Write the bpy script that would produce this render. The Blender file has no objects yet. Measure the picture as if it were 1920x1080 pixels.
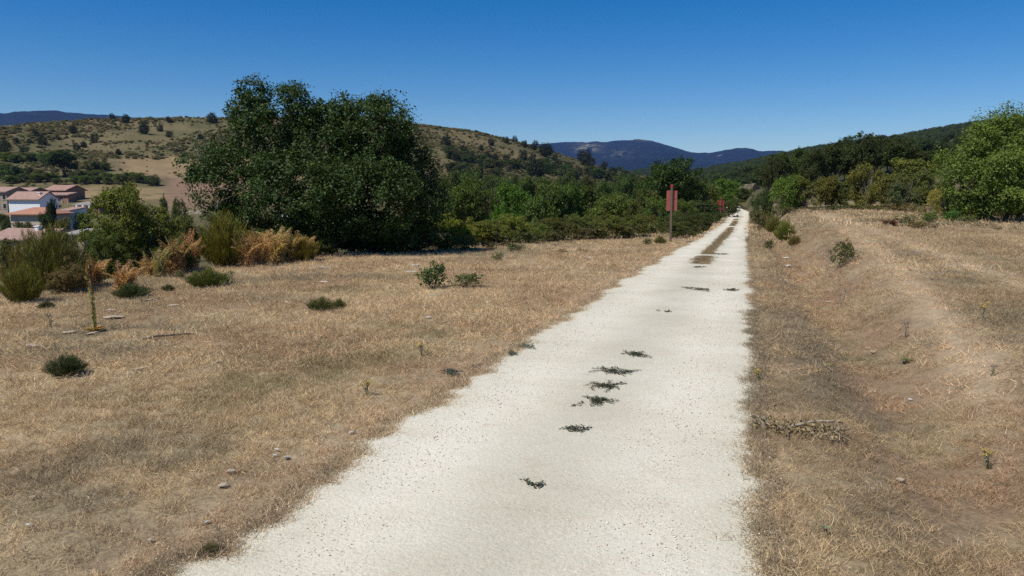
import bpy, math, random
import numpy as np
from mathutils import Vector, Matrix

random.seed(7)
RNG = np.random.default_rng(11)
R = math.radians
scene = bpy.context.scene
COL = scene.collection

# ------------------------------------------------------------------ camera
F = 1442.0                      # focal length in pixels of the 1920 wide photo
PITCH = R(7.154)
YAW = R(17.02)                  # camera looks this far left of the road
CAMH = 1.70
cam_d = bpy.data.cameras.new('camera')
cam_d.sensor_width = 36.0
cam_d.lens = 36.0 * F / 1920.0
cam_d.clip_start = 0.05
cam_d.clip_end = 30000
cam = bpy.data.objects.new('camera', cam_d)
cam.location = (0, 0, CAMH)
cam.rotation_euler = (R(90) - PITCH, 0, YAW)
COL.objects.link(cam)
scene.camera = cam

# ------------------------------------------------------------------ sky and sun
SUN_EL, SUN_AZ = 55.0, -143.0   # azimuth from the road direction, positive to the right
world = bpy.data.worlds.new('World')
scene.world = world
world.use_nodes = True
wn = world.node_tree.nodes
wl = world.node_tree.links
bg = wn['Background']
sky = wn.new('ShaderNodeTexSky')
sky.sky_type = 'NISHITA'
sky.sun_disc = False
sky.sun_elevation = R(SUN_EL)
sky.sun_rotation = R(SUN_AZ)
sky.altitude = 1200
sky.air_density = 1.0
sky.dust_density = 0.0
sky.ozone_density = 3.0
hs = wn.new('ShaderNodeHueSaturation')       # the phone's vivid rendering of a clear sky
hs.inputs['Saturation'].default_value = 1.5
hs.inputs['Hue'].default_value = 0.507
wl.new(sky.outputs[0], hs.inputs['Color'])
wl.new(hs.outputs[0], bg.inputs[0])
bg.inputs[1].default_value = 0.097
sun_d = bpy.data.lights.new('sun', 'SUN')
sun_d.energy = 4.8
sun_d.angle = R(0.53)
sun_d.color = (1.0, 0.955, 0.88)
sun = bpy.data.objects.new('sun', sun_d)
_sd = Vector((math.sin(R(SUN_AZ)) * math.cos(R(SUN_EL)), math.cos(R(SUN_AZ)) * math.cos(R(SUN_EL)), math.sin(R(SUN_EL))))
sun.rotation_euler = _sd.to_track_quat('Z', 'Y').to_euler()
sun.location = (-20, -10, 40)
COL.objects.link(sun)
scene.view_settings.view_transform = 'Standard'
scene.view_settings.look = 'None'
scene.view_settings.exposure = 0.0
scene.view_settings.gamma = 1.0
scene.view_settings.use_curve_mapping = False
scene.cycles.max_bounces = 6
scene.cycles.diffuse_bounces = 3
scene.cycles.glossy_bounces = 2
scene.cycles.transmission_bounces = 3
scene.cycles.volume_bounces = 0
scene.cycles.use_denoising = False

# ------------------------------------------------------------------ numpy noise
def _hash(ix, iy, seed):
    h = (ix.astype(np.int64) * 374761393 + iy.astype(np.int64) * 668265263 + seed * 974711) & 0xFFFFFFFF
    h = ((h ^ (h >> 13)) * 1274126177) & 0xFFFFFFFF
    return ((h ^ (h >> 16)) & 0xFFFF) / 65535.0
def vnoise(x, y, seed=0):
    x = np.asarray(x, float); y = np.asarray(y, float)
    ix = np.floor(x); iy = np.floor(y)
    fx = x - ix; fy = y - iy
    fx = fx * fx * fx * (fx * (fx * 6 - 15) + 10); fy = fy * fy * fy * (fy * (fy * 6 - 15) + 10)
    a = _hash(ix, iy, seed); b = _hash(ix + 1, iy, seed); c = _hash(ix, iy + 1, seed); d = _hash(ix + 1, iy + 1, seed)
    return (a * (1 - fx) + b * fx) * (1 - fy) + (c * (1 - fx) + d * fx) * fy
def fbm(x, y, octv=4, seed=0):
    s = 0.0; a = 0.5; n = 0.0
    for o in range(octv):
        s = s + a * vnoise(x * 2 ** o, y * 2 ** o, seed + 31 * o); n += a; a *= 0.5
    return s / n            # 0..1
def sstep(a, b, x):
    t = np.clip((x - a) / (b - a), 0, 1)
    return t * t * (3 - 2 * t)

# ------------------------------------------------------------------ pixels to bearings
CP, SP = math.cos(PITCH), math.sin(PITCH)
def az_of(u):                   # world azimuth of a photo column at the horizon
    return np.arctan((np.asarray(u, float) - 960.0) * CP / F) - YAW
def ray(u, v):                  # unit-horizontal bearing and slope of a pixel
    dx = (u - 960.0) / F; dy = (540.0 - v) / F
    f = CP + dy * SP; z = -SP + dy * CP
    x = math.cos(YAW) * dx - math.sin(YAW) * f
    y = math.sin(YAW) * dx + math.cos(YAW) * f
    h = math.hypot(x, y)
    return x / h, y / h, z / h
def zv(u, v, r):
    return CAMH + r * ray(u, v)[2]

# ------------------------------------------------------------------ terrain height
_ry = np.array([-50, 0, 6, 12, 22, 32, 50, 70, 95, 116, 140, 200, 400])
_rz = np.array([0.0, 0, 0, -.05, -.23, -.45, -.85, -1.15, -1.10, -1.0, -1.15, -2.0, -3.0])
_dy = np.linspace(-50, 400, 1801)
_dz = np.interp(_dy, _ry, _rz)
_k = np.hanning(41); _k /= _k.sum()
_dz = np.convolve(np.pad(_dz, 20, mode='edge'), _k, mode='valid')
def zroad(y): return np.interp(y, _dy, _dz)
def road_centre(y):             # the track bends away to the left at its far end
    return -1.235 - 0.0035 * np.clip(y - 104, 0, None) ** 2
def znear(x, y):
    zr = zroad(y)
    xr = x - (road_centre(y) + 1.335)          # distance right of the right road edge
    left = zr + 0.05 * (fbm(x * .35, y * .35, 3, 5) - .5) * sstep(-2.6, -5, xr) * 2 + 0.03 * sstep(-2.6, -3.2, xr)
    zf = 0.02 + 0.0052 * np.clip(y, 0, 90) + 0.04 * (fbm(x * .2, y * .2, 3, 9) - .5) * 2 * sstep(2.5, 6, xr)
    jit = (fbm(x * .1 + 3, y * .45, 3, 14) - .5)
    xd = 1.22 + 0.35 * jit
    depth = 0.12 + 0.20 * sstep(3, 9, y) - 0.12 * sstep(25, 45, y)
    a = sstep(0.30, 1.0, xr / xd)              # road edge down to the ditch
    zd = zr - depth
    b = sstep(xd, xd + 1.0 + 0.02 * y, xr + .12 * jit)
    lump = 0.07 * (fbm(x * 1.7, y * 1.7, 4, 21) - .5) * sstep(.6, 1.2, xr) * (1 - sstep(2.6, 4.2, xr))
    right = (zr * (1 - a) + zd * a) * (1 - b) + zf * b + lump
    return np.where(xr > 0, right, left)

_eu = np.array([-1400, -500, 0, 120, 250, 400, 500, 600, 700, 800, 900, 960, 1050, 1150, 1220, 1270, 1320, 1360, 1400, 1440, 1500, 1700, 1920, 2400, 4000])
_ev = np.array([640, 600, 550, 530, 517, 500, 488, 478, 471, 469, 462, 452, 447, 440, 434, 426, 418, 405, 394, 398, 398, 396, 396, 396, 396])
def _edge_r(u, v):
    sx, sy, sl = ray(u, v)
    for r in np.arange(5.0, 150.0, 0.25):
        if CAMH + r * sl <= float(znear(np.array(sx * r), np.array(sy * r))): return r
    return 150.0
_er = np.array([_edge_r(float(np.clip(u, -400, 2300)), float(v)) for u, v in zip(_eu, _ev)])
_er = np.where(_eu >= 1440, 60.0, _er)
_eaz = az_of(_eu)
_eaz[0], _eaz[-1] = R(-95), R(75)

#   far slopes: photo column -> (distance, height) knots
def V(r, v): return ('v', r, v)
def Z(r, z): return ('z', r, z)
COLS = {
 -1500: [Z(40, -3.5), Z(90, -9), Z(160, -11), Z(230, -7.5), Z(262, -4.0), Z(330, 3), Z(420, 20), Z(520, 40), Z(700, 44), Z(1500, 60), Z(7000, 90)],
 0:    [Z(40, -3.5), Z(90, -9), Z(160, -11.0), V(205, 420), V(230, 402), V(262, 378), V(330, 345), V(420, 292), V(520, 236), Z(700, 40), Z(1500, 30), Z(7000, 60)],
 100:  [Z(40, -3.5), Z(90, -9), Z(160, -11.0), V(205, 420), V(230, 402), V(270, 374), V(330, 344), V(420, 290), V(525, 229), Z(700, 42), Z(1500, 30), Z(7000, 60)],
 250:  [Z(40, -3.5), Z(90, -8), Z(160, -9.5), V(210, 412), V(240, 393), V(300, 352), V(360, 318), V(440, 270), V(535, 221), Z(700, 44), Z(1500, 30), Z(7000, 60)],
 430:  [Z(40, -3), Z(90, -7), Z(160, -8.5), V(220, 400), V(300, 352), V(360, 314), V(440, 264), V(540, 215), Z(700, 44), Z(1500, 30), Z(7000, 60)],
 620:  [Z(40, -2.4), Z(90, -6), Z(160, -7.0), V(230, 392), V(300, 355), V(360, 318), V(440, 262), V(545, 213), Z(700, 40), Z(1500, 20), Z(7000, 40)],
 780:  [Z(45, -1.8), Z(90, -4.5), Z(160, -6.0), V(230, 386), V(300, 356), V(360, 326), V(440, 276), V(545, 227), Z(700, 36), Z(1500, 10), Z(7000, 20)],
 900:  [Z(45, -1.8), Z(90, -4.5), Z(160, -6.0), V(230, 384), V(300, 358), V(360, 332), V(440, 293), V(545, 248), Z(700, 30), Z(1500, 5), Z(7000, 10)],
 1000: [Z(45, -1.8), Z(90, -4.5), Z(160, -6.0), V(230, 384), V(300, 362), V(360, 340), V(440, 308), V(545, 271), Z(700, 25), Z(1500, 0), Z(7000, 0)],
 1100: [Z(50, -1.8), Z(90, -4.0), Z(160, -5.5), V(230, 384), V(300, 367), V(360, 350), V(440, 328), V(545, 303), Z(700, 15), Z(1500, 0), Z(7000, 0)],
 1200: [Z(60, -1.8), Z(90, -3.2), Z(160, -4.5), V(230, 381), V(300, 370), V(360, 359), V(440, 346), V(545, 332), Z(700, 8), V(1100, 325), V(1500, 318), Z(7000, 0)],
 1290: [Z(90, -2.0), Z(160, -3.0), V(230, 376), V(300, 368), V(440, 352), V(600, 342), V(900, 334), V(1300, 326), Z(7000, 0)],
 1360: [Z(110, -1.5), Z(160, -1.0), V(230, 368), V(300, 362), V(440, 346), V(600, 334), V(800, 322), V(1000, 310), Z(1500, 20), Z(7000, 0)],
 1440: [Z(70, 0.5), Z(120, 2.0), V(200, 338), V(300, 328), V(440, 314), V(600, 303), V(800, 290), Z(1500, 30), Z(7000, 0)],
 1520: [Z(70, 0.7), Z(120, 3.5), V(200, 322), V(300, 308), V(440, 296), V(600, 284), V(800, 272), Z(1500, 40), Z(7000, 0)],
 1600: [Z(70, 0.9), Z(120, 4.5), V(200, 312), V(300, 296), V(440, 284), V(600, 273), V(800, 261), Z(1500, 50), Z(7000, 0)],
 1700: [Z(70, 1.1), Z(120, 5.5), V(200, 302), V(300, 285), V(440, 272), V(600, 260), V(850, 244), Z(1500, 70), Z(7000, 0)],
 1800: [Z(70, 1.2), Z(120, 6.5), V(200, 292), V(300, 274), V(440, 258), V(600, 244), V(850, 230), Z(1500, 80), Z(7000, 0)],
 1920: [Z(70, 1.3), Z(120, 7.5), V(200, 284), V(300, 264), V(440, 246), V(600, 232), V(850, 218), Z(1500, 90), Z(7000, 0)],
 3400: [Z(70, 1.3), Z(120, 7), Z(200, 14), Z(300, 24), Z(440, 36), Z(600, 52), Z(850, 80), Z(1500, 95), Z(7000, 0)],
}
NR = 430
RG = np.concatenate([[0.0], np.geomspace(0.8, 7500.0, NR)])
AZ_F = np.arange(-60.0, 26.01, 0.25)
AZ_B = np.concatenate([np.arange(-180.0, -60.0, 3.0), AZ_F, np.arange(29.0, 180.1, 3.0)])
AZG = np.radians(AZ_B)
def _build_grid():
    us = sorted(COLS)
    cz = []
    caz = az_of(us); caz[0] = R(-95); caz[-1] = R(75)
    for u in us:
        rr, zz = [], []
        for k, r, q in COLS[u]:
            rr.append(r); zz.append(q if k == 'z' else zv(u, q + (13 if u >= 1440 else 0), r))   # room for the wood on the right slopes
        cz.append(np.interp(RG, rr, zz))
    cz = np.array(cz)                                   # cols x r
    far = np.empty((len(AZG), len(RG)))
    for j in range(len(RG)): far[:, j] = np.interp(AZG, caz, cz[:, j])
    k = np.hanning(9); k /= k.sum()
    far = np.apply_along_axis(lambda a: np.convolve(np.pad(a, 4, mode='edge'), k, mode='valid'), 1, far)
    k = np.hanning(13); k /= k.sum()
    far = np.apply_along_axis(lambda a: np.convolve(np.pad(a, 6, mode='edge'), k, mode='valid'), 0, far)
    X = np.sin(AZG)[:, None] * RG[None]; Y = np.cos(AZG)[:, None] * RG[None]
    amp = np.clip((RG - 40) * 0.012, 0, 5.0)[None]
    far = far + amp * (fbm(X / 45, Y / 45, 4, 3) - .5) * 1.2 + np.clip((RG - 40) * 0.004, 0, 1.2)[None] * (fbm(X / 9, Y / 9, 3, 4) - .5)
    near = znear(X, Y)
    re = np.interp(AZG, _eaz, _er)[:, None]
    w = sstep(re - 0.5, re * 1.25 + 4.0, RG[None])
    back = sstep(R(95), R(130), np.abs(AZG))[:, None]    # behind the camera: plain flat field
    w = w * (1 - back)
    near = np.where(RG[None] > 170, np.minimum(near, 2.0), near)
    return X, Y, near * (1 - w) + far * w
GX, GY, GZ = _build_grid()
LRG = np.log(np.maximum(RG, 0.4))
def H(x, y):
    x = np.asarray(x, float); y = np.asarray(y, float)
    az = np.arctan2(x, y); r = np.hypot(x, y)
    fi = np.interp(az, AZG, np.arange(len(AZG))); fj = np.interp(r, RG, np.arange(len(RG)))
    i = np.clip(fi.astype(int), 0, len(AZG) - 2); j = np.clip(fj.astype(int), 0, len(RG) - 2)
    a = fi - i; b = fj - j
    return (GZ[i, j] * (1 - a) + GZ[i + 1, j] * a) * (1 - b) + (GZ[i, j + 1] * (1 - a) + GZ[i + 1, j + 1] * a) * b
_MR = np.geomspace(2.0, 2500, 2600)
def G(u, v):                    # where a photo pixel meets the ground
    sx, sy, sl = ray(u, v)
    zt = H(sx * _MR, sy * _MR); zr_ = CAMH + _MR * sl
    hit = np.nonzero(zr_ <= zt)[0]
    r = _MR[hit[0]] if len(hit) else 600.0
    x, y = sx * r, sy * r
    return Vector((x, y, float(H(x, y)))), r
def at(u, r):                   # a place on the ground at a bearing and distance
    a = float(az_of(u)); x, y = math.sin(a) * r, math.cos(a) * r
    return Vector((x, y, float(H(x, y))))
def KW(u, r):                   # metres per photo pixel across, at a bearing and distance
    return r / F * math.cos(float(az_of(u)) + YAW) ** 2
def KH(u, r):                   # metres per photo pixel upright
    return r / F * math.cos(float(az_of(u)) + YAW)
def facing(p):                  # rotation that turns local -Y towards the path end where the photo was taken
    return -math.atan2(p.x, p.y)

# ------------------------------------------------------------------ node helpers
def new_mat(name):
    m = bpy.data.materials.new(name); m.use_nodes = True
    nt = m.node_tree
    return m, nt.nodes, nt.links, nt.nodes['Principled BSDF']
def nd(ns, t, **kw):
    n = ns.new(t)
    for k, v in kw.items():
        if k.startswith('i_'):
            key = k[2:]
            n.inputs[int(key) if key.isdigit() else key].default_value = v
        else: setattr(n, k, v)
    return n
def noise_tex(ns, ln, vec, scale, detail=4, rough=.6):
    n = nd(ns, 'ShaderNodeTexNoise'); n.inputs['Scale'].default_value = scale
    n.inputs['Detail'].default_value = detail; n.inputs['Roughness'].default_value = rough
    if vec is not None: ln.new(vec, n.inputs['Vector'])
    return n.outputs['Fac']
def ramp(ns, ln, fac, stops):
    r = ns.new('ShaderNodeValToRGB'); e = r.color_ramp.elements
    while len(e) < len(stops): e.new(0.5)
    for el, (p, c) in zip(e, stops):
        el.position = p; el.color = c if len(c) == 4 else (*c, 1)
    ln.new(fac, r.inputs[0]); return r.outputs[0]
def mixc(ns, ln, fac, a, b, mode='MIX'):
    m = ns.new('ShaderNodeMix'); m.data_type = 'RGBA'; m.blend_type = mode
    for s, v in ((m.inputs[0], fac), (m.inputs[6], a), (m.inputs[7], b)):
        if hasattr(v, 'is_output'): ln.new(v, s)
        else: s.default_value = v if not isinstance(v, tuple) or len(v) == 4 else (*v, 1)
    return m.outputs[2]
def mth(ns, ln, op, a, b=None):
    m = ns.new('ShaderNodeMath'); m.operation = op
    for s, v in ((m.inputs[0], a), (m.inputs[1], b)):
        if v is None: continue
        if hasattr(v, 'is_output'): ln.new(v, s)
        else: s.default_value = v
    return m.outputs[0]
def bump(ns, ln, bs, h, strength, dist):
    b = ns.new('ShaderNodeBump'); b.inputs['Strength'].default_value = strength; b.inputs['Distance'].default_value = dist
    ln.new(h, b.inputs['Height']); ln.new(b.outputs[0], bs.inputs['Normal'])

def mat_leaf(name, spec=.35, trans=.25, rough=.45):
    """leaf colour = object colour x per-leaf tint, some leaves yellower"""
    m, ns, ln, bs = new_mat(name)
    oi = ns.new('ShaderNodeObjectInfo')
    at_ = nd(ns, 'ShaderNodeAttribute', attribute_name='tint')
    k = ramp(ns, ln, at_.outputs['Fac'], [(0, (.55, .6, .55)), (.5, (1, 1, 1)), (.85, (1.35, 1.3, 1.1)), (.93, (1.7, 1.5, 1.0)), (1, (2.3, 1.7, .9))])
    c = mixc(ns, ln, 1.0, oi.outputs['Color'], k, 'MULTIPLY')
    ln.new(c, bs.inputs['Base Color']); bs.inputs['Roughness'].default_value = rough
    bs.inputs['Specular IOR Level'].default_value = spec
    if trans > 0:
        tr = ns.new('ShaderNodeBsdfTranslucent')
        c2 = mixc(ns, ln, 1.0, c, (1.2, 1.3, .5), 'MULTIPLY'); ln.new(c2, tr.inputs[0])
        mx = ns.new('ShaderNodeMixShader'); mx.inputs[0].default_value = trans
        ln.new(bs.outputs[0], mx.inputs[1]); ln.new(tr.outputs[0], mx.inputs[2])
        ln.new(mx.outputs[0], ns['Material Output'].inputs['Surface'])
    return m
def mat_simple(name, col, rough=.8, var=.3, scale=6, bumpd=0, spec=.2, coords='Object', col2=None):
    m, ns, ln, bs = new_mat(name)
    tc = ns.new('ShaderNodeTexCoord')
    n = noise_tex(ns, ln, tc.outputs[coords], scale, 5, .65)
    a = tuple(c * (1 - var) for c in col); b = tuple(min(1, c * (1 + var)) for c in (col2 or col))
    c = ramp(ns, ln, n, [(.3, a), (.7, b)])
    ln.new(c, bs.inputs['Base Color']); bs.inputs['Roughness'].default_value = rough
    bs.inputs['Specular IOR Level'].default_value = spec
    if bumpd: bump(ns, ln, bs, n, .6, bumpd)
    return m

M = {}
M['leaf'] = mat_leaf('leaf_glossy', .20, .20, .55)
M['leaf_soft'] = mat_leaf('leaf_soft', .2, .33, .6)
M['twig_green'] = mat_leaf('broom_twig', .2, .10, .6)
M['dry_frond'] = mat_leaf('dry_frond', .1, .25, .8)
M['bark'] = mat_simple('bark', (.10, .085, .065), .9, .45, 14, .01)
M['bark_pale'] = mat_simple('bark_pale', (.22, .19, .16), .9, .35, 14, .01)
M['dead_wood'] = mat_simple('dead_wood', (.30, .25, .19), .85, .4, 20, .004)
M['stone'] = mat_simple('pale_stone', (.52, .49, .44), .9, .22, 9, .006)
M['stone_tan'] = mat_simple('tan_stone', (.42, .34, .25), .9, .22, 9, .006)
M['post_wood'] = mat_simple('weathered_post', (.15, .110, .082), .85, .35, 22, .003)
M['red_paint'] = mat_simple('faded_red_panel', (.33, .095, .068), .6, .12, 5, 0, .3)
M['red_dark'] = mat_simple('dark_red_panel', (.33, .035, .035), .6, .12, 5, 0, .3)
M['yellow_petal'] = mat_simple('yellow_petal', (.50, .38, .04), .6, .15, 30)

# ------------------------------------------------------------------ mesh helpers
def mesh_np(name, verts, faces_list, mats, smooth=False, face_attr=None, mat_idx=None):
    """verts Nx3, faces_list: list of (n,k) int arrays"""
    me = bpy.data.meshes.new(name)
    verts = np.ascontiguousarray(verts, np.float32)
    me.vertices.add(len(verts)); me.vertices.foreach_set('co', verts.ravel())
    tot = sum(len(f) for f in faces_list); loops = sum(f.size for f in faces_list)
    me.loops.add(loops); me.polygons.add(tot)
    vi = np.concatenate([f.ravel() for f in faces_list]).astype(np.int32)
    sizes = np.concatenate([np.full(len(f), f.shape[1]) for f in faces_list])
    starts = np.concatenate([[0], np.cumsum(sizes)[:-1]]).astype(np.int32)
    me.loops.foreach_set('vertex_index', vi)
    me.polygons.foreach_set('loop_start', starts)
    if smooth: me.polygons.foreach_set('use_smooth', np.ones(tot, bool))
    for m in (mats if isinstance(mats, (list, tuple)) else [mats]): me.materials.append(m)
    if mat_idx is not None: me.polygons.foreach_set('material_index', np.asarray(mat_idx, np.int32))
    me.update(calc_edges=True)
    if face_attr is not None:
        a = me.attributes.new('tint', 'FLOAT', 'FACE'); a.data.foreach_set('value', np.asarray(face_attr, np.float32))
    return me
def link(name, me, parent=None, loc=(0, 0, 0), rot=(0, 0, 0), scale=(1, 1, 1), color=None):
    o = bpy.data.objects.new(name, me); COL.objects.link(o)
    o.parent = parent; o.location = loc; o.rotation_euler = rot; o.scale = scale
    if color is not None: o.color = (*color[:3], 1)
    return o
def tag(o, label, cat, group=None):
    o['label'] = label; o['category'] = cat
    if group: o['group'] = group
    return o
def root(name, label, cat, loc, rz=0, s=(1, 1, 1), group=None, tilt=(0, 0)):
    e = bpy.data.objects.new(name, None); COL.objects.link(e)
    e.empty_display_size = .2
    e.location = loc; e.rotation_euler = (tilt[0], tilt[1], rz); e.scale = s if isinstance(s, tuple) else (s, s, s)
    return tag(e, label, cat, group)
def tubes(polys, sides=6):
    """polys: list of (points Nx3, radii N) -> verts, [quads, tris]"""
    V_, Q, T = [], [], []; base = 0
    for pts, rad in polys:
        pts = np.asarray(pts, float); n = len(pts)
        t = np.gradient(pts, axis=0); t /= np.linalg.norm(t, axis=1)[:, None] + 1e-9
        ref = np.array([0.3, 0.9, 0.2]) if abs(t[0][2]) > .7 else np.array([0.1, 0.1, 1.0])
        a = np.cross(t, ref); a /= np.linalg.norm(a, axis=1)[:, None] + 1e-9
        b = np.cross(t, a)
        th = np.arange(sides) * 2 * math.pi / sides
        ring = pts[:, None, :] + np.asarray(rad)[:, None, None] * (np.cos(th)[None, :, None] * a[:, None, :] + np.sin(th)[None, :, None] * b[:, None, :])
        V_.append(ring.reshape(-1, 3))
        i = np.arange(n - 1)[:, None]; k = np.arange(sides)[None]; k2 = (k + 1) % sides
        Q.append(np.stack([base + i * sides + k, base + i * sides + k2, base + (i + 1) * sides + k2, base + (i + 1) * sides + k], -1).reshape(-1, 4))
        e = base + (n - 1) * sides
        for k in range(1, sides - 1): T.append([e, e + k, e + k + 1])
        base += n * sides
    return np.concatenate(V_), [np.concatenate(Q), np.array(T)]
def tube_mesh(name, polys, mat, sides=6):
    v, f = tubes(polys, sides); return mesh_np(name, v, f, mat, True)
def unit(a): return a / (np.linalg.norm(a, axis=-1, keepdims=True) + 1e-9)
def leaf_geo(c, axis, nrm, size, asp=.6, fold=.12):
    """diamond leaves: centre, growth axis, normal, size"""
    axis = unit(axis); b = unit(np.cross(nrm, axis)); n = np.cross(axis, b)
    s = size[:, None]
    p0 = c - axis * s * .5; p2 = c + axis * s * .5
    p1 = c + b * s * asp * .5 + n * s * fold; p3 = c - b * s * asp * .5 + n * s * fold
    v = np.stack([p0, p1, p2, p3], 1).reshape(-1, 3)
    return v, np.arange(len(v)).reshape(-1, 4)
def crown(lobes, ncl, per, clr, leaf, rng, bare=0.35, up=.35, tint_lo=0.15, asp=.6):
    lobes = np.asarray(lobes, float)
    w = (lobes[:, 3] * lobes[:, 4] * lobes[:, 5]) ** (2 / 3); w /= w.sum()
    li = rng.choice(len(lobes), ncl, p=w)
    d = unit(rng.normal(size=(ncl, 3)))
    rad = 1 - bare * rng.random(ncl) ** 1.6
    rad = np.where(rng.random(ncl) < .14, rad * 1.1, rad)
    cc = lobes[li, :3] + d * rad[:, None] * lobes[li, 3:]
    # drop most clumps buried in other lobes
    q = ((cc[:, None, :] - lobes[None, :, :3]) / lobes[None, :, 3:]); q = (q ** 2).sum(-1)
    keep = (q.min(1) > .32) | (rng.random(ncl) < .25)
    cc, d = cc[keep], d[keep]; n = len(cc)
    cs = clr * (.6 + .9 * rng.random(n))
    ct = rng.random(n)
    off = rng.normal(size=(n, per, 3)); off = off / (1 + .25 * np.linalg.norm(off, axis=-1, keepdims=True))
    off[..., 2] *= .75
    c = (cc[:, None, :] + off * cs[:, None, None]).reshape(-1, 3)
    dd = np.repeat(d, per, 0)
    nrm = unit(dd * .55 + np.array([0, 0, up]) + rng.normal(size=c.shape) * .55)
    axis = unit(np.cross(nrm, rng.normal(size=c.shape)) + dd * .3 - np.array([0, 0, .15]))
    size = leaf * (.65 + .7 * rng.random(len(c)))
    v, f = leaf_geo(c, axis, nrm, size, asp)
    tint = np.clip(.15 + .45 * np.repeat(ct, per) + .4 * (rng.random(len(c)) - .35) + tint_lo - .15, 0, 1)
    yl = rng.random(len(c)) < .008
    tint = np.where(yl, 1.0, np.minimum(tint, .9))
    return v, f, tint, cc
def billows(lobes, n, lo, hi, rng, core=.55, up=.15):
    """break smooth lobes into many leafy billows with hollows between them"""
    lobes = np.asarray(lobes, float)
    w = (lobes[:, 3] * lobes[:, 4] * lobes[:, 5]) ** .42; w /= w.sum()
    out = []
    for k in range(n * 4):
        if len(out) >= n: break
        L = lobes[rng.choice(len(lobes), p=w)]
        d = unit(rng.normal(size=3) + np.array([0, 0, up])); r_ = lo + (hi - lo) * rng.random() ** 1.4
        q = L[:3] + d * np.maximum(L[3:] - r_ * .75, L[3:] * .25) * (.82 + .2 * rng.random())
        ins = (((q - lobes[:, :3]) / lobes[:, 3:]) ** 2).sum(1)
        if ins.min() < .30 and rng.random() < .8: continue
        out.append((*q, r_ * (1 + .25 * rng.random()), r_ * (1 + .25 * rng.random()), r_ * (.62 + .25 * rng.random())))
    return out
def limb(p0, p1, r0, r1, rng, n=7, wob=.06):
    t = np.linspace(0, 1, n)[:, None]
    p0 = np.array(p0, float); p1 = np.array(p1, float); L = np.linalg.norm(p1 - p0)
    off = np.cumsum(rng.normal(size=(n, 3)) * wob * L / n ** .5, axis=0); off -= off[0]; off *= (1 - .3 * t)
    sag = np.array([0, 0, 1.0]) * (np.sin(t * math.pi) * L * .06)
    return p0 + (p1 - p0) * t + off + sag, r0 + (r1 - r0) * t[:, 0] ** .8
def tree_wood(cc, h, rng, stems=1, r0=.1, nl=16, spread=.1, first=.25):
    polys = []
    for s in range(stems):
        a = rng.random() * 6.28
        foot = np.array([math.cos(a), math.sin(a), 0]) * spread * (stems > 1)
        top = np.array([foot[0] * 3 + rng.normal() * .08 * h, foot[1] * 3 + rng.normal() * .08 * h, h * (.6 + .15 * rng.random())])
        tr = limb(foot - np.array([0, 0, .05 * h]), top, r0 * (1 if stems == 1 else .6), r0 * .3, rng, 9, .05)
        tr[1][0] *= 1.35
        polys.append(tr)
        pick = rng.choice(len(cc), min(nl, len(cc)), replace=False)
        for k in pick:
            q = first + (.95 - first) * rng.random()
            i = int(q * 8)
            polys.append(limb(tr[0][i], cc[k], tr[1][i] * .55, r0 * .07, rng, 6, .08))
    return polys

# ------------------------------------------------------------------ plant prototypes (meshes only)
def dome_lobes(rng, n, flat=1.0, z0=.42, spreadr=.42):
    L = [(0, 0, z0, .42, .42, .42 * flat)]
    for k in range(n):
        a = rng.random() * 6.28; q = spreadr * (.5 + .6 * rng.random())
        z = .2 + .55 * rng.random()
        s = .18 + .14 * rng.random()
        L.append((math.cos(a) * q * (1.15 - .6 * z), math.sin(a) * q * (1.15 - .6 * z), z, s, s, s * (.8 + .4 * rng.random())))
    return L
def tree_lobes(rng, n, z0=.6, w=.36):
    L = [(0, 0, z0, w, w, .30)]
    for k in range(n):
        a = rng.random() * 6.28; z = .32 + .55 * rng.random()
        q = w * (1.0 - 1.1 * abs(z - .5)) * (.7 + .5 * rng.random()); s = .13 + .12 * rng.random()
        L.append((math.cos(a) * q, math.sin(a) * q, min(z, .93 - s * .7), s, s, s * .9))
    return L
PROTO = {}
def add_proto(kind, crown_me, wood_me):
    """keep a plant at unit height and unit width"""
    co = np.empty(len(crown_me.vertices) * 3, np.float32); crown_me.vertices.foreach_get('co', co)
    sz = 1.0 / np.percentile(co[2::3], 99.6); sx = .5 / np.percentile(np.hypot(co[0::3], co[1::3]), 95)
    for me in (crown_me, wood_me):
        co = np.empty(len(me.vertices) * 3, np.float32); me.vertices.foreach_get('co', co)
        co[0::3] *= sx; co[1::3] *= sx; co[2::3] *= sz
        me.vertices.foreach_set('co', co); me.update()
    PROTO.setdefault(kind, []).append((crown_me, wood_me))
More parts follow.
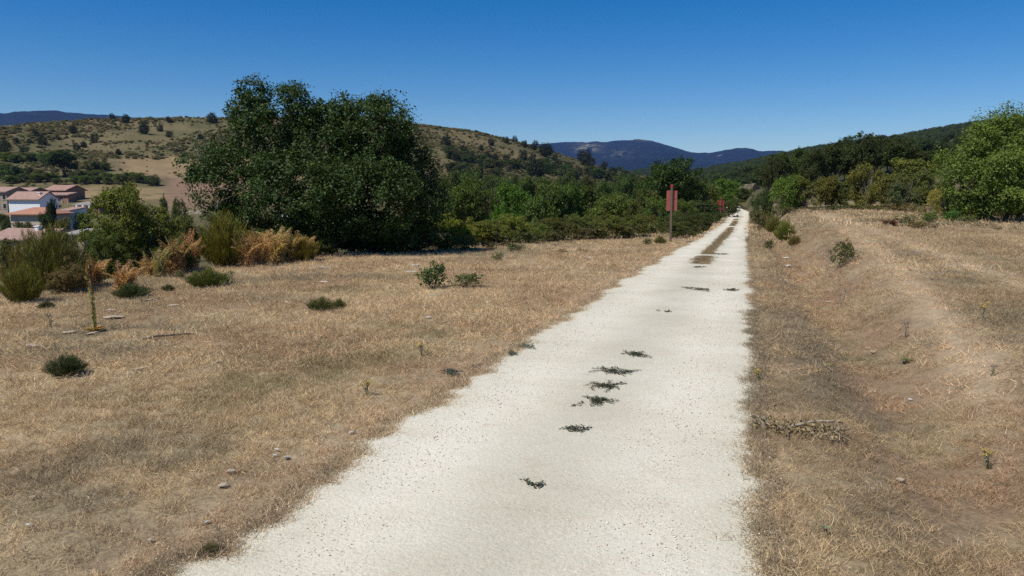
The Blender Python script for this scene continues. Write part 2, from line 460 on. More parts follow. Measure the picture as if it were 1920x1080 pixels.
def build_protos():
    for k in range(3):          # bushes, fine
        rng = np.random.default_rng(100 + k)
        v, f, t, cc = crown(billows(dome_lobes(rng, 14), 70, .07, .16, rng), 900, 30, .036, .028, rng, .6)
        v[:, 2] = np.abs(v[:, 2])
        add_proto('bush_fine', mesh_np('bush_foliage', v, [f], M['leaf_soft'], face_attr=t), tube_mesh('bush_stems', tree_wood(cc, .8, rng, 5, .02, 12, .07, .1), M['bark_pale'], 5))
    for k in range(4):          # bushes, mid
        rng = np.random.default_rng(200 + k)
        v, f, t, cc = crown(billows(dome_lobes(rng, 10), 45, .09, .19, rng), 420, 24, .050, .042, rng, .55)
        v[:, 2] = np.abs(v[:, 2])
        add_proto('bush', mesh_np('bush_foliage', v, [f], M['leaf_soft'], face_attr=t), tube_mesh('bush_stems', tree_wood(cc, .8, rng, 3, .02, 8, .07, .1), M['bark_pale'], 4))
    for k in range(5):          # trees, mid
        rng = np.random.default_rng(300 + k)
        v, f, t, cc = crown(billows(tree_lobes(rng, 13, .58 + .03 * (k % 2), .34 + .03 * (k % 3)), 75, .06, .14, rng), 620, 26, .038, .032, rng, .6)
        add_proto('tree', mesh_np('tree_foliage', v, [f], M['leaf_soft'], face_attr=t), tube_mesh('tree_trunk', tree_wood(cc, .95, rng, 1, .030, 18, .07, .2), M['bark'], 6))
    for k in range(4):          # far trees
        rng = np.random.default_rng(400 + k)
        lb = dome_lobes(rng, 6) if k < 2 else tree_lobes(rng, 7, .52, .30)
        v, f, t, cc = crown(lb, 330, 14, .075, .055, rng, .6)
        v[:, 2] = np.abs(v[:, 2])
        add_proto('far', mesh_np('far_foliage', v, [f], M['leaf_soft'], face_attr=t), tube_mesh('far_trunk', tree_wood(cc, .8, rng, 1, .03, 4, .05, .1), M['bark'], 4))
    for k in range(3):          # brambles and small roses in the field: bigger leaves, arching
        rng = np.random.default_rng(500 + k)
        v, f, t, cc = crown(dome_lobes(rng, 10, .8), 150, 13, .085, .070, rng, .75, .5)
        v[:, 2] = np.abs(v[:, 2])
        add_proto('shrub', mesh_np('shrub_foliage', v, [f], M['leaf'], face_attr=t), tube_mesh('shrub_stems', tree_wood(cc, .85, rng, 6, .012, 9, .06, .05), M['bark'], 4))
    for k in range(3):          # broom: sprays of upright green twigs
        rng = np.random.default_rng(600 + k)
        n = 7600
        NB = 110
        br = rng.integers(0, NB, n); ba = rng.random(NB) * 6.28; bq = rng.random(NB) ** .55
        bh = (1 - .62 * bq ** 2.2) * (.78 + .3 * rng.random(NB))
        fx = np.cos(ba) * bq * .46; fy = np.sin(ba) * bq * .46
        st = .06 + .84 * rng.random(n) ** .75
        hz = st * bh[br] * .9
        sp_ = .30 + .70 * st ** .7
        a = rng.random(n) * 6.28; q = rng.random(n) ** .5
        c = np.stack([fx[br] * sp_ + np.cos(a) * q * .06, fy[br] * sp_ + np.sin(a) * q * .06, hz + .03], 1)
        axis = np.stack([fx[br] * 1.0, fy[br] * 1.0, np.full(n, .75)], 1) + rng.normal(size=(n, 3)) * .26
        nrm = unit(np.cross(axis, rng.normal(size=(n, 3))))
        v, f = leaf_geo(c, axis, nrm, .08 + .12 * rng.random(n), .038, .0)
        v[:, 2] = np.abs(v[:, 2])
        t = np.clip(.12 + .4 * hz + .4 * rng.random(n), 0, .9)
        wood = []
        for b in range(0, NB, 3):
            wood.append(limb((fx[b] * .15, fy[b] * .15, -.03), (fx[b] * 1.0, fy[b] * 1.0, bh[b] * .8), .010, .003, rng, 5, .04))
        add_proto('broom', mesh_np('broom_twigs', v, [f], M['twig_green'], face_attr=t), tube_mesh('broom_stems', wood, M['bark'], 4))
    for k in range(3):          # dry bracken: arching fronds with paired leaflets
        rng = np.random.default_rng(700 + k)
        Vs, Fs, Ts, wood = [], [], [], []; base = 0
        for fr in range(12):
            a = fr / 12 * 6.28 + rng.random() * .5; L = .7 + .4 * rng.random(); lean = .15 + .5 * rng.random()
            tt = np.linspace(0, 1, 16)
            px = np.cos(a) * lean * tt ** 1.5 * L; py = np.sin(a) * lean * tt ** 1.5 * L
            pz = L * (tt - .32 * lean * tt ** 3 * 1.6) * .95
            P = np.stack([px, py, pz], 1); P[:, :2] += rng.normal(size=(16, 2)).cumsum(0) * .006
            wood.append((P, np.linspace(.009, .003, 16)))
            side = np.array([-math.sin(a), math.cos(a), 0])
            for i in range(2, 16):
                tan = unit(P[i] - P[i - 1])
                pl = .25 * (1 - ((i - 2) / 14.0) ** 1.4) + .05
                for sgn in (-1, 1):
                    ax = unit(side * sgn + tan * .55 + rng.normal(size=3) * .12 - np.array([0, 0, .25 + .3 * rng.random()]))
                    m = 6
                    for q in range(m):
                        cpos = P[i] + ax * pl * (q + .6) / m - np.array([0, 0, .12 * pl * ((q + 1) / m) ** 2])
                        for s2 in (-1, 1):
                            ax2 = unit(tan * s2 + ax * .4 + rng.normal(size=3) * .25)
                            sz = pl * .30 * (1.1 - q / m)
                            v, f = leaf_geo((cpos + ax2 * sz * .45)[None], ax2[None], (np.array([0, 0, 1]) + rng.normal(size=3) * .5)[None], np.array([sz]), .5, .25)
                            Vs.append(v); Fs.append(f + base); base += 4; Ts.append(.2 + .6 * rng.random())
        add_proto('bracken', mesh_np('bracken_fronds', np.concatenate(Vs), [np.concatenate(Fs)], M['dry_frond'], face_attr=np.array(Ts)), tube_mesh('bracken_stalks', wood, M['dead_wood'], 4))
build_protos()

GREEN = dict(oak=(.030, .046, .016), dark=(.027, .045, .018), mid=(.050, .080, .022), bright=(.075, .135, .025), yellow=(.130, .140, .035),
             olive=(.085, .088, .030), grey=(.075, .085, .050), scrub=(.10, .085, .04), broom=(.115, .120, .020), bramble=(.036, .058, .022))
def vary(c, k=.15):
    return tuple(x * (1 + random.uniform(-k, k)) for x in c)
def plant(kind, name, label, cat, p, h, w=None, col='mid', group=None, var=None, part=('foliage', 'stems'), rz=None, sink=.03, depth=None, tilt=(0, 0), kvar=.15):
    """one plant, h metres tall and w wide, standing at p"""
    cm, wm = random.choice(PROTO[kind]) if var is None else PROTO[kind][var % len(PROTO[kind])]
    co = [0] * 3
    cw = 1.0
    w = w or h
    e = root(name, label, cat, p - Vector((0, 0, sink * h)), random.random() * 6.28 if rz is None else rz, group=group, tilt=tilt)
    s = (w / cw, (depth or w) / cw, h)
    c = vary(GREEN[col] if isinstance(col, str) else col, kvar)
    if kind != 'bracken': f_ = .68 if kind == 'broom' else 1.0; c = (c[0] * 1.84 * f_, c[1] * 1.78 * f_, c[2] * 1.15 * f_)
    link(part[0], cm, e, scale=s, color=c)
    if wm: link(part[1], wm, e, scale=s)
    return e
ORD = ['first', 'second', 'third', 'fourth', 'fifth', 'sixth', 'seventh', 'eighth', 'ninth', 'tenth', 'eleventh', 'twelfth', 'thirteenth', 'fourteenth', 'fifteenth', 'sixteenth', 'seventeenth', 'eighteenth', 'nineteenth', 'twentieth', 'twenty-first', 'twenty-second', 'twenty-third', 'twenty-fourth', 'twenty-fifth', 'twenty-sixth', 'twenty-seventh', 'twenty-eighth', 'twenty-ninth', 'thirtieth']

# ------------------------------------------------------------------ ground colours
def field_tracks(x, y):
    wob = .25 * (fbm(x * 0 + y * .3, y * 0 + 4, 3, 57) - .5)
    x1 = np.interp(y, [4, 8, 11, 18, 31, 50], [1.95, 2.1, 2.4, 3.05, 3.7, 4.3]) + wob
    out = []
    for xc, wd in ((x1, .24), (4.55 + wob * 1.5 + .004 * y, .26)):
        out.append(np.exp(-((x - xc) / (wd + .006 * y)) ** 2) * sstep(4, 9, y) * (1 - sstep(46, 58, y)) * (.45 + .9 * fbm(x * .9, y * .5, 3, 58)))
    return [np.clip(o, 0, 1) for o in out]
def grass_zone(x, y):
    """linear colour of the dry turf at a place: straw, ochre, grey-green and bare red soil"""
    n1 = fbm(x * .9, y * .9, 4, 41); n2 = fbm(x * .28 + 7, y * .28, 3, 43); n3 = fbm(x * 2.3, y * 2.3, 3, 47); n4 = fbm(x * .5, y * .5 + 9, 3, 53)
    straw = np.array([.435, .338, .210]); ochre = np.array([.365, .268, .165]); greyg = np.array([.275, .228, .148]); soil = np.array([.40, .268, .172]); pale = np.array([.53, .42, .27]); green = np.array([.15, .145, .065])
    m = lambda a, b, t: a * (1 - t[..., None]) + b * t[..., None]
    c = m(np.broadcast_to(straw, x.shape + (3,)), ochre, sstep(.38, .68, n1))
    c = m(c, greyg, sstep(.46, .70, n2) * .85 * sstep(.28, .58, n3))
    c = m(c, green, sstep(.66, .80, n4) * .45 * sstep(.35, .6, n3))
    c = m(c, pale, sstep(.62, .8, fbm(x * .35 + 31, y * .35, 3, 59)) * .55)
    # right bank: bare reddish soil; two pale wheel tracks across the field
    bank = sstep(.75, 1.15, x) * (1 - sstep(2.0, 3.1, x)) * sstep(1.5, 3, y) * (1 - sstep(26, 40, y))
    c = m(c, soil, bank * sstep(.40, .62, n3 * .5 + n1 * .5) * .68)
    c = m(c, np.array([.28, .215, .14]), sstep(.05, .3, x) * (1 - sstep(.7, 1.4, x)) * .55 * sstep(.3, .6, n3))
    for tr in field_tracks(x, y): c = m(c, np.array([.62, .475, .315]), tr * .75)
    c = c * (1 - .17 * sstep(.1, .6, x))[..., None]          # the right field is greyer, more weathered turf
    # trodden earth beside the track
    xl = x - (road_centre(y) - 1.235)
    c = m(c, np.array([.46, .345, .225]), np.exp(-((xl + .12) / .22) ** 2) * .7)
    return c
def hill_zone(x, y, z):
    r = np.hypot(x, y); az = np.arctan2(x, y)
    u = 960 + F * np.tan(np.clip(az + YAW, -1.3, 1.3)) / CP
    n1 = fbm(x / 22, y / 22, 4, 61); n2 = fbm(x / 60 + 5, y / 60, 4, 67); n3 = fbm(x / 6, y / 6, 3, 71)
    m = lambda a, b, t: a * (1 - t[..., None]) + b * t[..., None]
    c = np.broadcast_to(np.array([.185, .152, .076]), x.shape + (3,))
    c = m(c, np.array([.128, .120, .054]), sstep(.38, .62, n1))
    c = m(c, np.array([.075, .080, .033]), sstep(.50, .70, n2) * .8)
    c = m(c, np.array([.22, .16, .09]), sstep(.6, .78, n3) * .5)
    # mown straw fields between the village and the hill, bare earth next to the oak
    fld = sstep(200, 250, u) * (1 - sstep(520, 620, u)) * sstep(322, 336, r) * (1 - sstep(372, 400, r + 60 * (n1 - .5)))
    fld = np.maximum(fld, sstep(95, 130, u) * (1 - sstep(300, 340, u)) * sstep(258, 264, r) * (1 - sstep(300, 312, r)))
    c = m(c, np.array([.315, .23, .125]), fld * sstep(.25, .5, n3 + .15))
    bare = sstep(295, 330, u) * (1 - sstep(430, 520, u)) * sstep(215, 235, r) * (1 - sstep(325, 345, r))
    c = m(c, np.array([.29, .185, .13]), bare * .9)
    slope2 = sstep(760, 830, u) * (1 - sstep(1080, 1160, u)) * sstep(300, 330, r) * (1 - sstep(560, 600, r))
    c = m(c, np.array([.145, .118, .056]), slope2 * .75 * sstep(.32, .55, n1))
    wood = sstep(1290, 1380, u) * sstep(70, 110, r)
    c = m(c, np.array([.055, .06, .026]), wood * .9)
    vale = (1 - sstep(200, 250, r)) * sstep(40, 60, r) * (1 - sstep(1400, 1500, u))
    c = m(c, np.array([.13, .115, .055]), vale * .8)
    cliff = np.exp(-((u - 1755) / 45) ** 2 - ((r - 460) / 90) ** 2)
    c = m(c, np.array([.36, .26, .18]), np.clip(cliff * 1.6, 0, 1))
    return c
def ground_colour(x, y, z):
    r = np.hypot(x, y)
    re = np.interp(np.arctan2(x, y), _eaz, _er)
    w = np.maximum(sstep(re + 1, re * 1.3 + 6, r), sstep(95, 118, r))[..., None]
    return grass_zone(x, y) * (1 - w) + hill_zone(x, y, z) * w

# ------------------------------------------------------------------ materials of the ground
def mat_ground():
    m, ns, ln, bs = new_mat('dry_ground')
    g = ns.new('ShaderNodeNewGeometry'); pos = g.outputs['Position']
    at_ = nd(ns, 'ShaderNodeAttribute', attribute_name='zone')
    fine = noise_tex(ns, ln, pos, 38, 6, .75)
    mid = noise_tex(ns, ln, pos, 5.5, 5, .7)
    big = noise_tex(ns, ln, pos, .12, 5, .7)
    k = ramp(ns, ln, fine, [(.28, (.42, .39, .36)), (.5, (.86, .86, .86)), (.72, (1.2, 1.18, 1.12))])
    k2 = ramp(ns, ln, mid, [(.3, (.70, .70, .68)), (.55, (1, 1, 1)), (.75, (1.15, 1.13, 1.08))])
    k3 = ramp(ns, ln, big, [(.32, (.82, .84, .82)), (.66, (1.12, 1.1, 1.06))])
    c = mixc(ns, ln, 1.0, at_.outputs['Color'], k, 'MULTIPLY')
    c = mixc(ns, ln, 1.0, c, k2, 'MULTIPLY'); c = mixc(ns, ln, 1.0, c, k3, 'MULTIPLY')
    ln.new(c, bs.inputs['Base Color']); bs.inputs['Roughness'].default_value = .95; bs.inputs['Specular IOR Level'].default_value = .1
    h = mth(ns, ln, 'ADD', fine, mth(ns, ln, 'MULTIPLY', mid, 2.0))
    bump(ns, ln, bs, h, .6, .02)
    return m
def mat_road():
    m, ns, ln, bs = new_mat('white_gravel')
    g = ns.new('ShaderNodeNewGeometry'); pos = g.outputs['Position']
    vo = nd(ns, 'ShaderNodeTexVoronoi'); vo.inputs['Scale'].default_value = 85; ln.new(pos, vo.inputs['Vector'])
    vo2 = nd(ns, 'ShaderNodeTexVoronoi'); vo2.inputs['Scale'].default_value = 38; ln.new(pos, vo2.inputs['Vector'])
    sep = ns.new('ShaderNodeSeparateColor'); ln.new(vo.outputs['Color'], sep.inputs[0])
    fine = noise_tex(ns, ln, pos, 130, 4, .7)
    mid = noise_tex(ns, ln, pos, 3.0, 5, .7)
    big = noise_tex(ns, ln, pos, .55, 4, .6)
    base = ramp(ns, ln, big, [(.3, (.57, .525, .41)), (.5, (.64, .60, .478)), (.7, (.69, .65, .54))])
    c = mixc(ns, ln, mth(ns, ln, 'MULTIPLY', ramp(ns, ln, mid, [(.54, (0, 0, 0)), (.72, (1, 1, 1))]), .45), base, (.56, .46, .36))
    st = ramp(ns, ln, sep.outputs[0], [(0, (.86, .86, .85)), (.25, (.96, .96, .96)), (.8, (1.03, 1.02, 1.01)), (1, (1.08, 1.07, 1.06))])
    c = mixc(ns, ln, 1.0, c, st, 'MULTIPLY')
    za = nd(ns, 'ShaderNodeAttribute', attribute_name='zone'); c = mixc(ns, ln, 1.0, c, za.outputs['Color'], 'MULTIPLY')
    dk = ramp(ns, ln, fine, [(.26, (.76, .74, .71)), (.40, (1, 1, 1))])
    c = mixc(ns, ln, 1.0, c, dk, 'MULTIPLY')
    ln.new(c, bs.inputs['Base Color']); bs.inputs['Roughness'].default_value = .95; bs.inputs['Specular IOR Level'].default_value = .1
    h = mth(ns, ln, 'ADD', mth(ns, ln, 'MULTIPLY', vo.outputs['Distance'], -.9), mth(ns, ln, 'ADD', fine, mth(ns, ln, 'MULTIPLY', vo2.outputs['Distance'], -1.1)))
    bump(ns, ln, bs, h, .38, .006)
    return m
M['ground'] = mat_ground(); M['road'] = mat_road()

# ------------------------------------------------------------------ ground sheet
def colour_attr(me, cols, name='zone'):
    a = me.color_attributes.new(name, 'FLOAT_COLOR', 'POINT')
    c = np.concatenate([np.asarray(cols, np.float32), np.ones((len(cols), 1), np.float32)], 1)
    a.data.foreach_set('color', c.ravel())
def build_ground():
    na, nr = GX.shape
    idx = np.arange(na * nr).reshape(na, nr)
    q = np.stack([idx[:-1, :-1], idx[:-1, 1:], idx[1:, 1:], idx[1:, :-1]], -1).reshape(-1, 4)
    v = np.stack([GX, GY, GZ], -1).reshape(-1, 3)
    me = mesh_np('ground', v, [q[:, ::-1]], M['ground'], True)
    colour_attr(me, ground_colour(v[:, 0], v[:, 1], v[:, 2]))
    o = link('ground', me); o['kind'] = 'structure'
    return o
build_ground()

def build_road():
    ys = np.concatenate([np.arange(-6, 14, .045), np.arange(14, 40, .12), np.arange(40, 150, .5)])
    nx = 15
    rag = lambda y, s: .22 * (fbm(y * .9, y * 0 + s, 3, s) - .5) + .17 * (fbm(y * 5.5, y * 0 + s, 3, s + 1) - .5) + .05 * (vnoise(y * 17, y * 0, s + 2) - .5)
    c = road_centre(ys)
    far = sstep(10, 45, ys) * .10 + sstep(45, 80, ys) * .25
    xl = c - 1.235 + rag(ys, 81) * 1.3 + far; xr = c + 1.40 + rag(ys, 85) * .75 + .05 * (1 - sstep(2, 7, ys)) - .12 * sstep(14, 40, ys)
    t = np.linspace(0, 1, nx)
    X = xl[:, None] + (xr - xl)[:, None] * t[None]; Y = np.repeat(ys[:, None], nx, 1)
    wheel = np.exp(-((t - .22) / .13) ** 2) + np.exp(-((t - .76) / .13) ** 2)
    edge = np.minimum(t, 1 - t)
    Zz = H(X, Y) + .016 + .0003 * np.clip(Y, 0, 100) - .010 * wheel[None] * sstep(0, 6, Y) + .012 * (fbm(X * 2.2, Y * 2.2, 3, 88) - .5)
    Zz[:, 0] -= .014; Zz[:, -1] -= .014
    n = len(ys); idx = np.arange(n * nx).reshape(n, nx)
    q = np.stack([idx[:-1, :-1], idx[:-1, 1:], idx[1:, 1:], idx[1:, :-1]], -1).reshape(-1, 4)
    me = mesh_np('gravel_track', np.stack([X, Y, Zz], -1).reshape(-1, 3), [q], M['road'], True)
    kk = .905 + .13 * np.clip(wheel[None] * (.6 + .8 * fbm(X * .5, Y * .25, 3, 89)), 0, 1.2) - .07 * np.exp(-((t - .5) / .12) ** 2)[None]
    wz = np.stack([kk, kk, kk * (.97 + .03 * wheel[None])], -1)
    colour_attr(me, wz.reshape(-1, 3))
    o = link('gravel_track', me); o['kind'] = 'structure'
    tag(o, 'white gravel track running straight away between dry fields', 'track')
    return ys, xl, xr
RY, RXL, RXR = build_road()
def on_road(x, y, pad=0.0):
    return (x > np.interp(y, RY, RXL) - pad) & (x < np.interp(y, RY, RXR) + pad)

# ------------------------------------------------------------------ far mountains
def mat_mountain():
    m, ns, ln, bs = new_mat('mountain_slope')
    at_ = nd(ns, 'ShaderNodeAttribute', attribute_name='zone')
    g = ns.new('ShaderNodeNewGeometry')
    n = noise_tex(ns, ln, g.outputs['Position'], .012, 6, .75)
    k = ramp(ns, ln, n, [(.3, (.7, .7, .7)), (.7, (1.25, 1.25, 1.25))])
    ln.new(mixc(ns, ln, 1.0, at_.outputs['Color'], k, 'MULTIPLY'), bs.inputs['Base Color'])
    bs.inputs['Roughness'].default_value = 1; bs.inputs['Specular IOR Level'].default_value = 0
    return m
M['mountain'] = mat_mountain()
def mountain(name, label, prof, rr, r0, seed, base, patches, r_back):
    us = np.linspace(prof[0][0], prof[-1][0], 260)
    vs = np.interp(us, [p[0] for p in prof], [p[1] for p in prof])
    k = np.hanning(9); k /= k.sum(); vs = np.convolve(np.pad(vs, 4, mode='edge'), k, mode='valid')
    vs = vs + (fbm(us * .045, us * 0 + seed, 4, seed) - .5) * 4.5
    t = np.linspace(0, 1, 70)
    az = az_of(us)
    top = np.array([zv(float(u), float(v), rr) for u, v in zip(us, vs)])
    Rr = r0 + (rr - r0) * t
    sh = t ** 1.25
    X = np.sin(az)[:, None] * Rr[None]; Y = np.cos(az)[:, None] * Rr[None]
    Zz = -30 + (top[:, None] + 30) * sh[None]
    ridg = np.abs(fbm(X / 500 + seed, Y / 500, 5, seed) - .5) * 2
    Zz = Zz + (ridg - .25) * 90 * (np.sin(np.pi * np.clip(t, 0, 1)) ** 1.0)[None] * (rr / 5000) + (fbm(X / 90, Y / 90, 3, seed + 2) - .5) * 9
    tb = np.linspace(0, 1, 8)[1:]
    Rb = rr + (r_back - rr) * tb
    Xb = np.sin(az)[:, None] * Rb[None]; Yb = np.cos(az)[:, None] * Rb[None]
    Zb = top[:, None] * (1 - tb[None]) - 40 * tb[None]
    X = np.concatenate([X, Xb], 1); Y = np.concatenate([Y, Yb], 1); Zz = np.concatenate([Zz, Zb], 1)
    n, mm = X.shape; idx = np.arange(n * mm).reshape(n, mm)
    q = np.stack([idx[:-1, :-1], idx[1:, :-1], idx[1:, 1:], idx[:-1, 1:]], -1).reshape(-1, 4)
    nz = fbm(X / 160, Y / 160, 4, seed + 5)
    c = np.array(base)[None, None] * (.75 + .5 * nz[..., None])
    elev = (Zz - CAMH) / np.hypot(X, Y)
    U = np.repeat(us[:, None], mm, 1)
    Vp = 540 - F * np.tan(np.arctan(elev * np.cos(np.arctan((U - 960) / F))) + PITCH)
    for (pu, pv, su, sv, colr, k) in patches:
        wgt = np.exp(-((U - pu) / su) ** 2 - ((Vp - pv) / sv) ** 2) * sstep(.45, .60, fbm(X / 38, Y / 38, 4, seed + 9))
        c = c * (1 - (wgt * k)[..., None]) + np.array(colr) * (wgt * k)[..., None]
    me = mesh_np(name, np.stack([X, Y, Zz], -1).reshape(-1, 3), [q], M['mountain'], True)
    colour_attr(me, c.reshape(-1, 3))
    o = link(name, me); o['kind'] = 'structure'; o['label'] = label
    return o
mountain('mountain', 'distant blue wooded mountain with two rounded summits at the end of the valley',
    [(880, 280), (960, 272), (1000, 270), (1030, 269), (1095, 266), (1150, 264), (1190, 262), (1210, 262), (1228, 266), (1262, 277), (1300, 285.5), (1330, 286), (1362, 279), (1385, 277), (1410, 281), (1440, 284), (1462, 283), (1490, 288), (1600, 296), (1760, 300)],
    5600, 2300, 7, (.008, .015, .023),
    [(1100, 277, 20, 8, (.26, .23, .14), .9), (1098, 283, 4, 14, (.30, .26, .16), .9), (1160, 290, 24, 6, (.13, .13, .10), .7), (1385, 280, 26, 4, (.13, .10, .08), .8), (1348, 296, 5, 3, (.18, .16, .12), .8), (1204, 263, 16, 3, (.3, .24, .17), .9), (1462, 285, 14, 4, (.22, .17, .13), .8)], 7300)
mountain('mountain', 'far blue mountain ridge with a bare summit, beyond the left hilltop',
    [(-700, 222), (-400, 216), (-120, 214), (0, 213), (50, 211), (90, 209), (130, 210), (155, 212), (190, 215), (230, 218), (300, 222), (420, 228), (600, 240)],
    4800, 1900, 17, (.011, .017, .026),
    [(15, 216, 34, 4, (.30, .25, .17), .9), (66, 220, 8, 2, (.45, .4, .3), .9), (140, 211, 14, 2, (.42, .38, .33), .9)], 6600)

# ------------------------------------------------------------------ scattering of stuff (grass, scrub, gravel, far wood)
def scatter(name, label, pts, rots, scl, idx, tint, protos, cat=None):
    """one object of kind stuff: points carry prototype meshes"""
    coll = bpy.data.collections.new(name + '_kinds')
    for i, me in enumerate(protos):
        o = bpy.data.objects.new('%s_kind_%02d' % (name, i), me); coll.objects.link(o)
    me = bpy.data.meshes.new(name)
    n = len(pts)
    me.vertices.add(n); me.vertices.foreach_set('co', np.ascontiguousarray(pts, np.float32).ravel())
    for an, ty, key, d in (('rot', 'FLOAT_VECTOR', 'vector', rots), ('scl', 'FLOAT_VECTOR', 'vector', scl), ('idx', 'INT', 'value', idx), ('tintc', 'FLOAT_COLOR', 'color', np.concatenate([tint, np.ones((n, 1))], 1))):
        a = me.attributes.new(an, ty, 'POINT')
        a.data.foreach_set(key, np.ascontiguousarray(d, np.int32 if ty == 'INT' else np.float32).ravel())
    me.update()
    ng = bpy.data.node_groups.new(name + '_scatter', 'GeometryNodeTree')
    ng.interface.new_socket('Geometry', in_out='INPUT', socket_type='NodeSocketGeometry')
    ng.interface.new_socket('Geometry', in_out='OUTPUT', socket_type='NodeSocketGeometry')
    N, L = ng.nodes, ng.links
    gi = N.new('NodeGroupInput'); go = N.new('NodeGroupOutput')
    ci = N.new('GeometryNodeCollectionInfo'); ci.inputs[0].default_value = coll
    ci.inputs['Separate Children'].default_value = True; ci.inputs['Reset Children'].default_value = True
    ip = N.new('GeometryNodeInstanceOnPoints'); ip.inputs['Pick Instance'].default_value = True
    def na(nm, ty):
        q = N.new('GeometryNodeInputNamedAttribute'); q.data_type = ty; q.inputs[0].default_value = nm; return q.outputs[0]
    L.new(gi.outputs[0], ip.inputs['Points']); L.new(ci.outputs[0], ip.inputs['Instance'])
    L.new(na('idx', 'INT'), ip.inputs['Instance Index'])
    L.new(na('rot', 'FLOAT_VECTOR'), ip.inputs['Rotation']); L.new(na('scl', 'FLOAT_VECTOR'), ip.inputs['Scale'])
    L.new(ip.outputs[0], go.inputs[0])
    o = link(name, me); o['kind'] = 'stuff'; o['label'] = label
    if cat: o['category'] = cat
    md = o.modifiers.new('scatter', 'NODES'); md.node_group = ng
    return o
def mat_scatter(name, rough=.85, trans=.2, spec=.15, usetint=True):
    m, ns, ln, bs = new_mat(name)
    ia = nd(ns, 'ShaderNodeAttribute', attribute_name='tintc'); ia.attribute_type = 'INSTANCER'
    at_ = nd(ns, 'ShaderNodeAttribute', attribute_name='tint')
    k = ramp(ns, ln, at_.outputs['Fac'], [(0, (.70, .68, .64)), (.6, (1.05, 1.05, 1.05)), (1, (1.6, 1.58, 1.5))])
    c = mixc(ns, ln, 1.0, ia.outputs['Color'], k, 'MULTIPLY')
    ln.new(c, bs.inputs['Base Color']); bs.inputs['Roughness'].default_value = rough; bs.inputs['Specular IOR Level'].default_value = spec
    if trans:
        tr = ns.new('ShaderNodeBsdfTranslucent'); ln.new(c, tr.inputs[0])
        mx = ns.new('ShaderNodeMixShader'); mx.inputs[0].default_value = trans
        ln.new(bs.outputs[0], mx.inputs[1]); ln.new(tr.outputs[0], mx.inputs[2]); ln.new(mx.outputs[0], ns['Material Output'].inputs['Surface'])
    return m
M['straw'] = mat_scatter('straw', .8, .2)
M['scrub'] = mat_scatter('scrub_leaf', .8, .15)
M['pebble'] = mat_scatter('pebble', .9, 0)

def retag(me, mat):             # prototype foliage in a scatter material
    c = me.copy(); c.materials.clear(); c.materials.append(mat); return c

def blade_clump(rng, n, rad, lo, hi, wid, flat):
    Vs, Q, T, tv = [], [], [], []; b = 0
    for i in range(n):
        a = rng.random() * 6.28; q = rad * rng.random() ** .6
        p = np.array([math.cos(a) * q, math.sin(a) * q, 0.0])
        L = lo + (hi - lo) * rng.random() ** 1.5
        d = rng.random() * 6.28; el = flat * rng.random() + (0.12 if rng.random() < .6 else .6)
        dr = np.array([math.cos(d) * math.cos(el), math.sin(d) * math.cos(el), math.sin(el)])
        dr2 = unit(dr + np.array([rng.normal() * .5, rng.normal() * .5, -.35 * rng.random()]))
        sd = unit(np.cross(dr, rng.normal(size=3))) * wid * (.6 + .8 * rng.random())
        m_ = p + dr * L * .55; e = m_ + dr2 * L * .45
        m_[2] = max(m_[2], .004); e[2] = max(e[2], .003)
        Vs += [p - sd, p + sd, m_ + sd * .8, m_ - sd * .8, e]
        Q.append([b, b + 1, b + 2, b + 3]); T.append([b + 3, b + 2, b + 4]); b += 5
        tv.append(rng.random())
    return mesh_np('grass_clump', np.array(Vs), [np.array(Q), np.array(T)], M['straw'], face_attr=np.array(tv + tv))

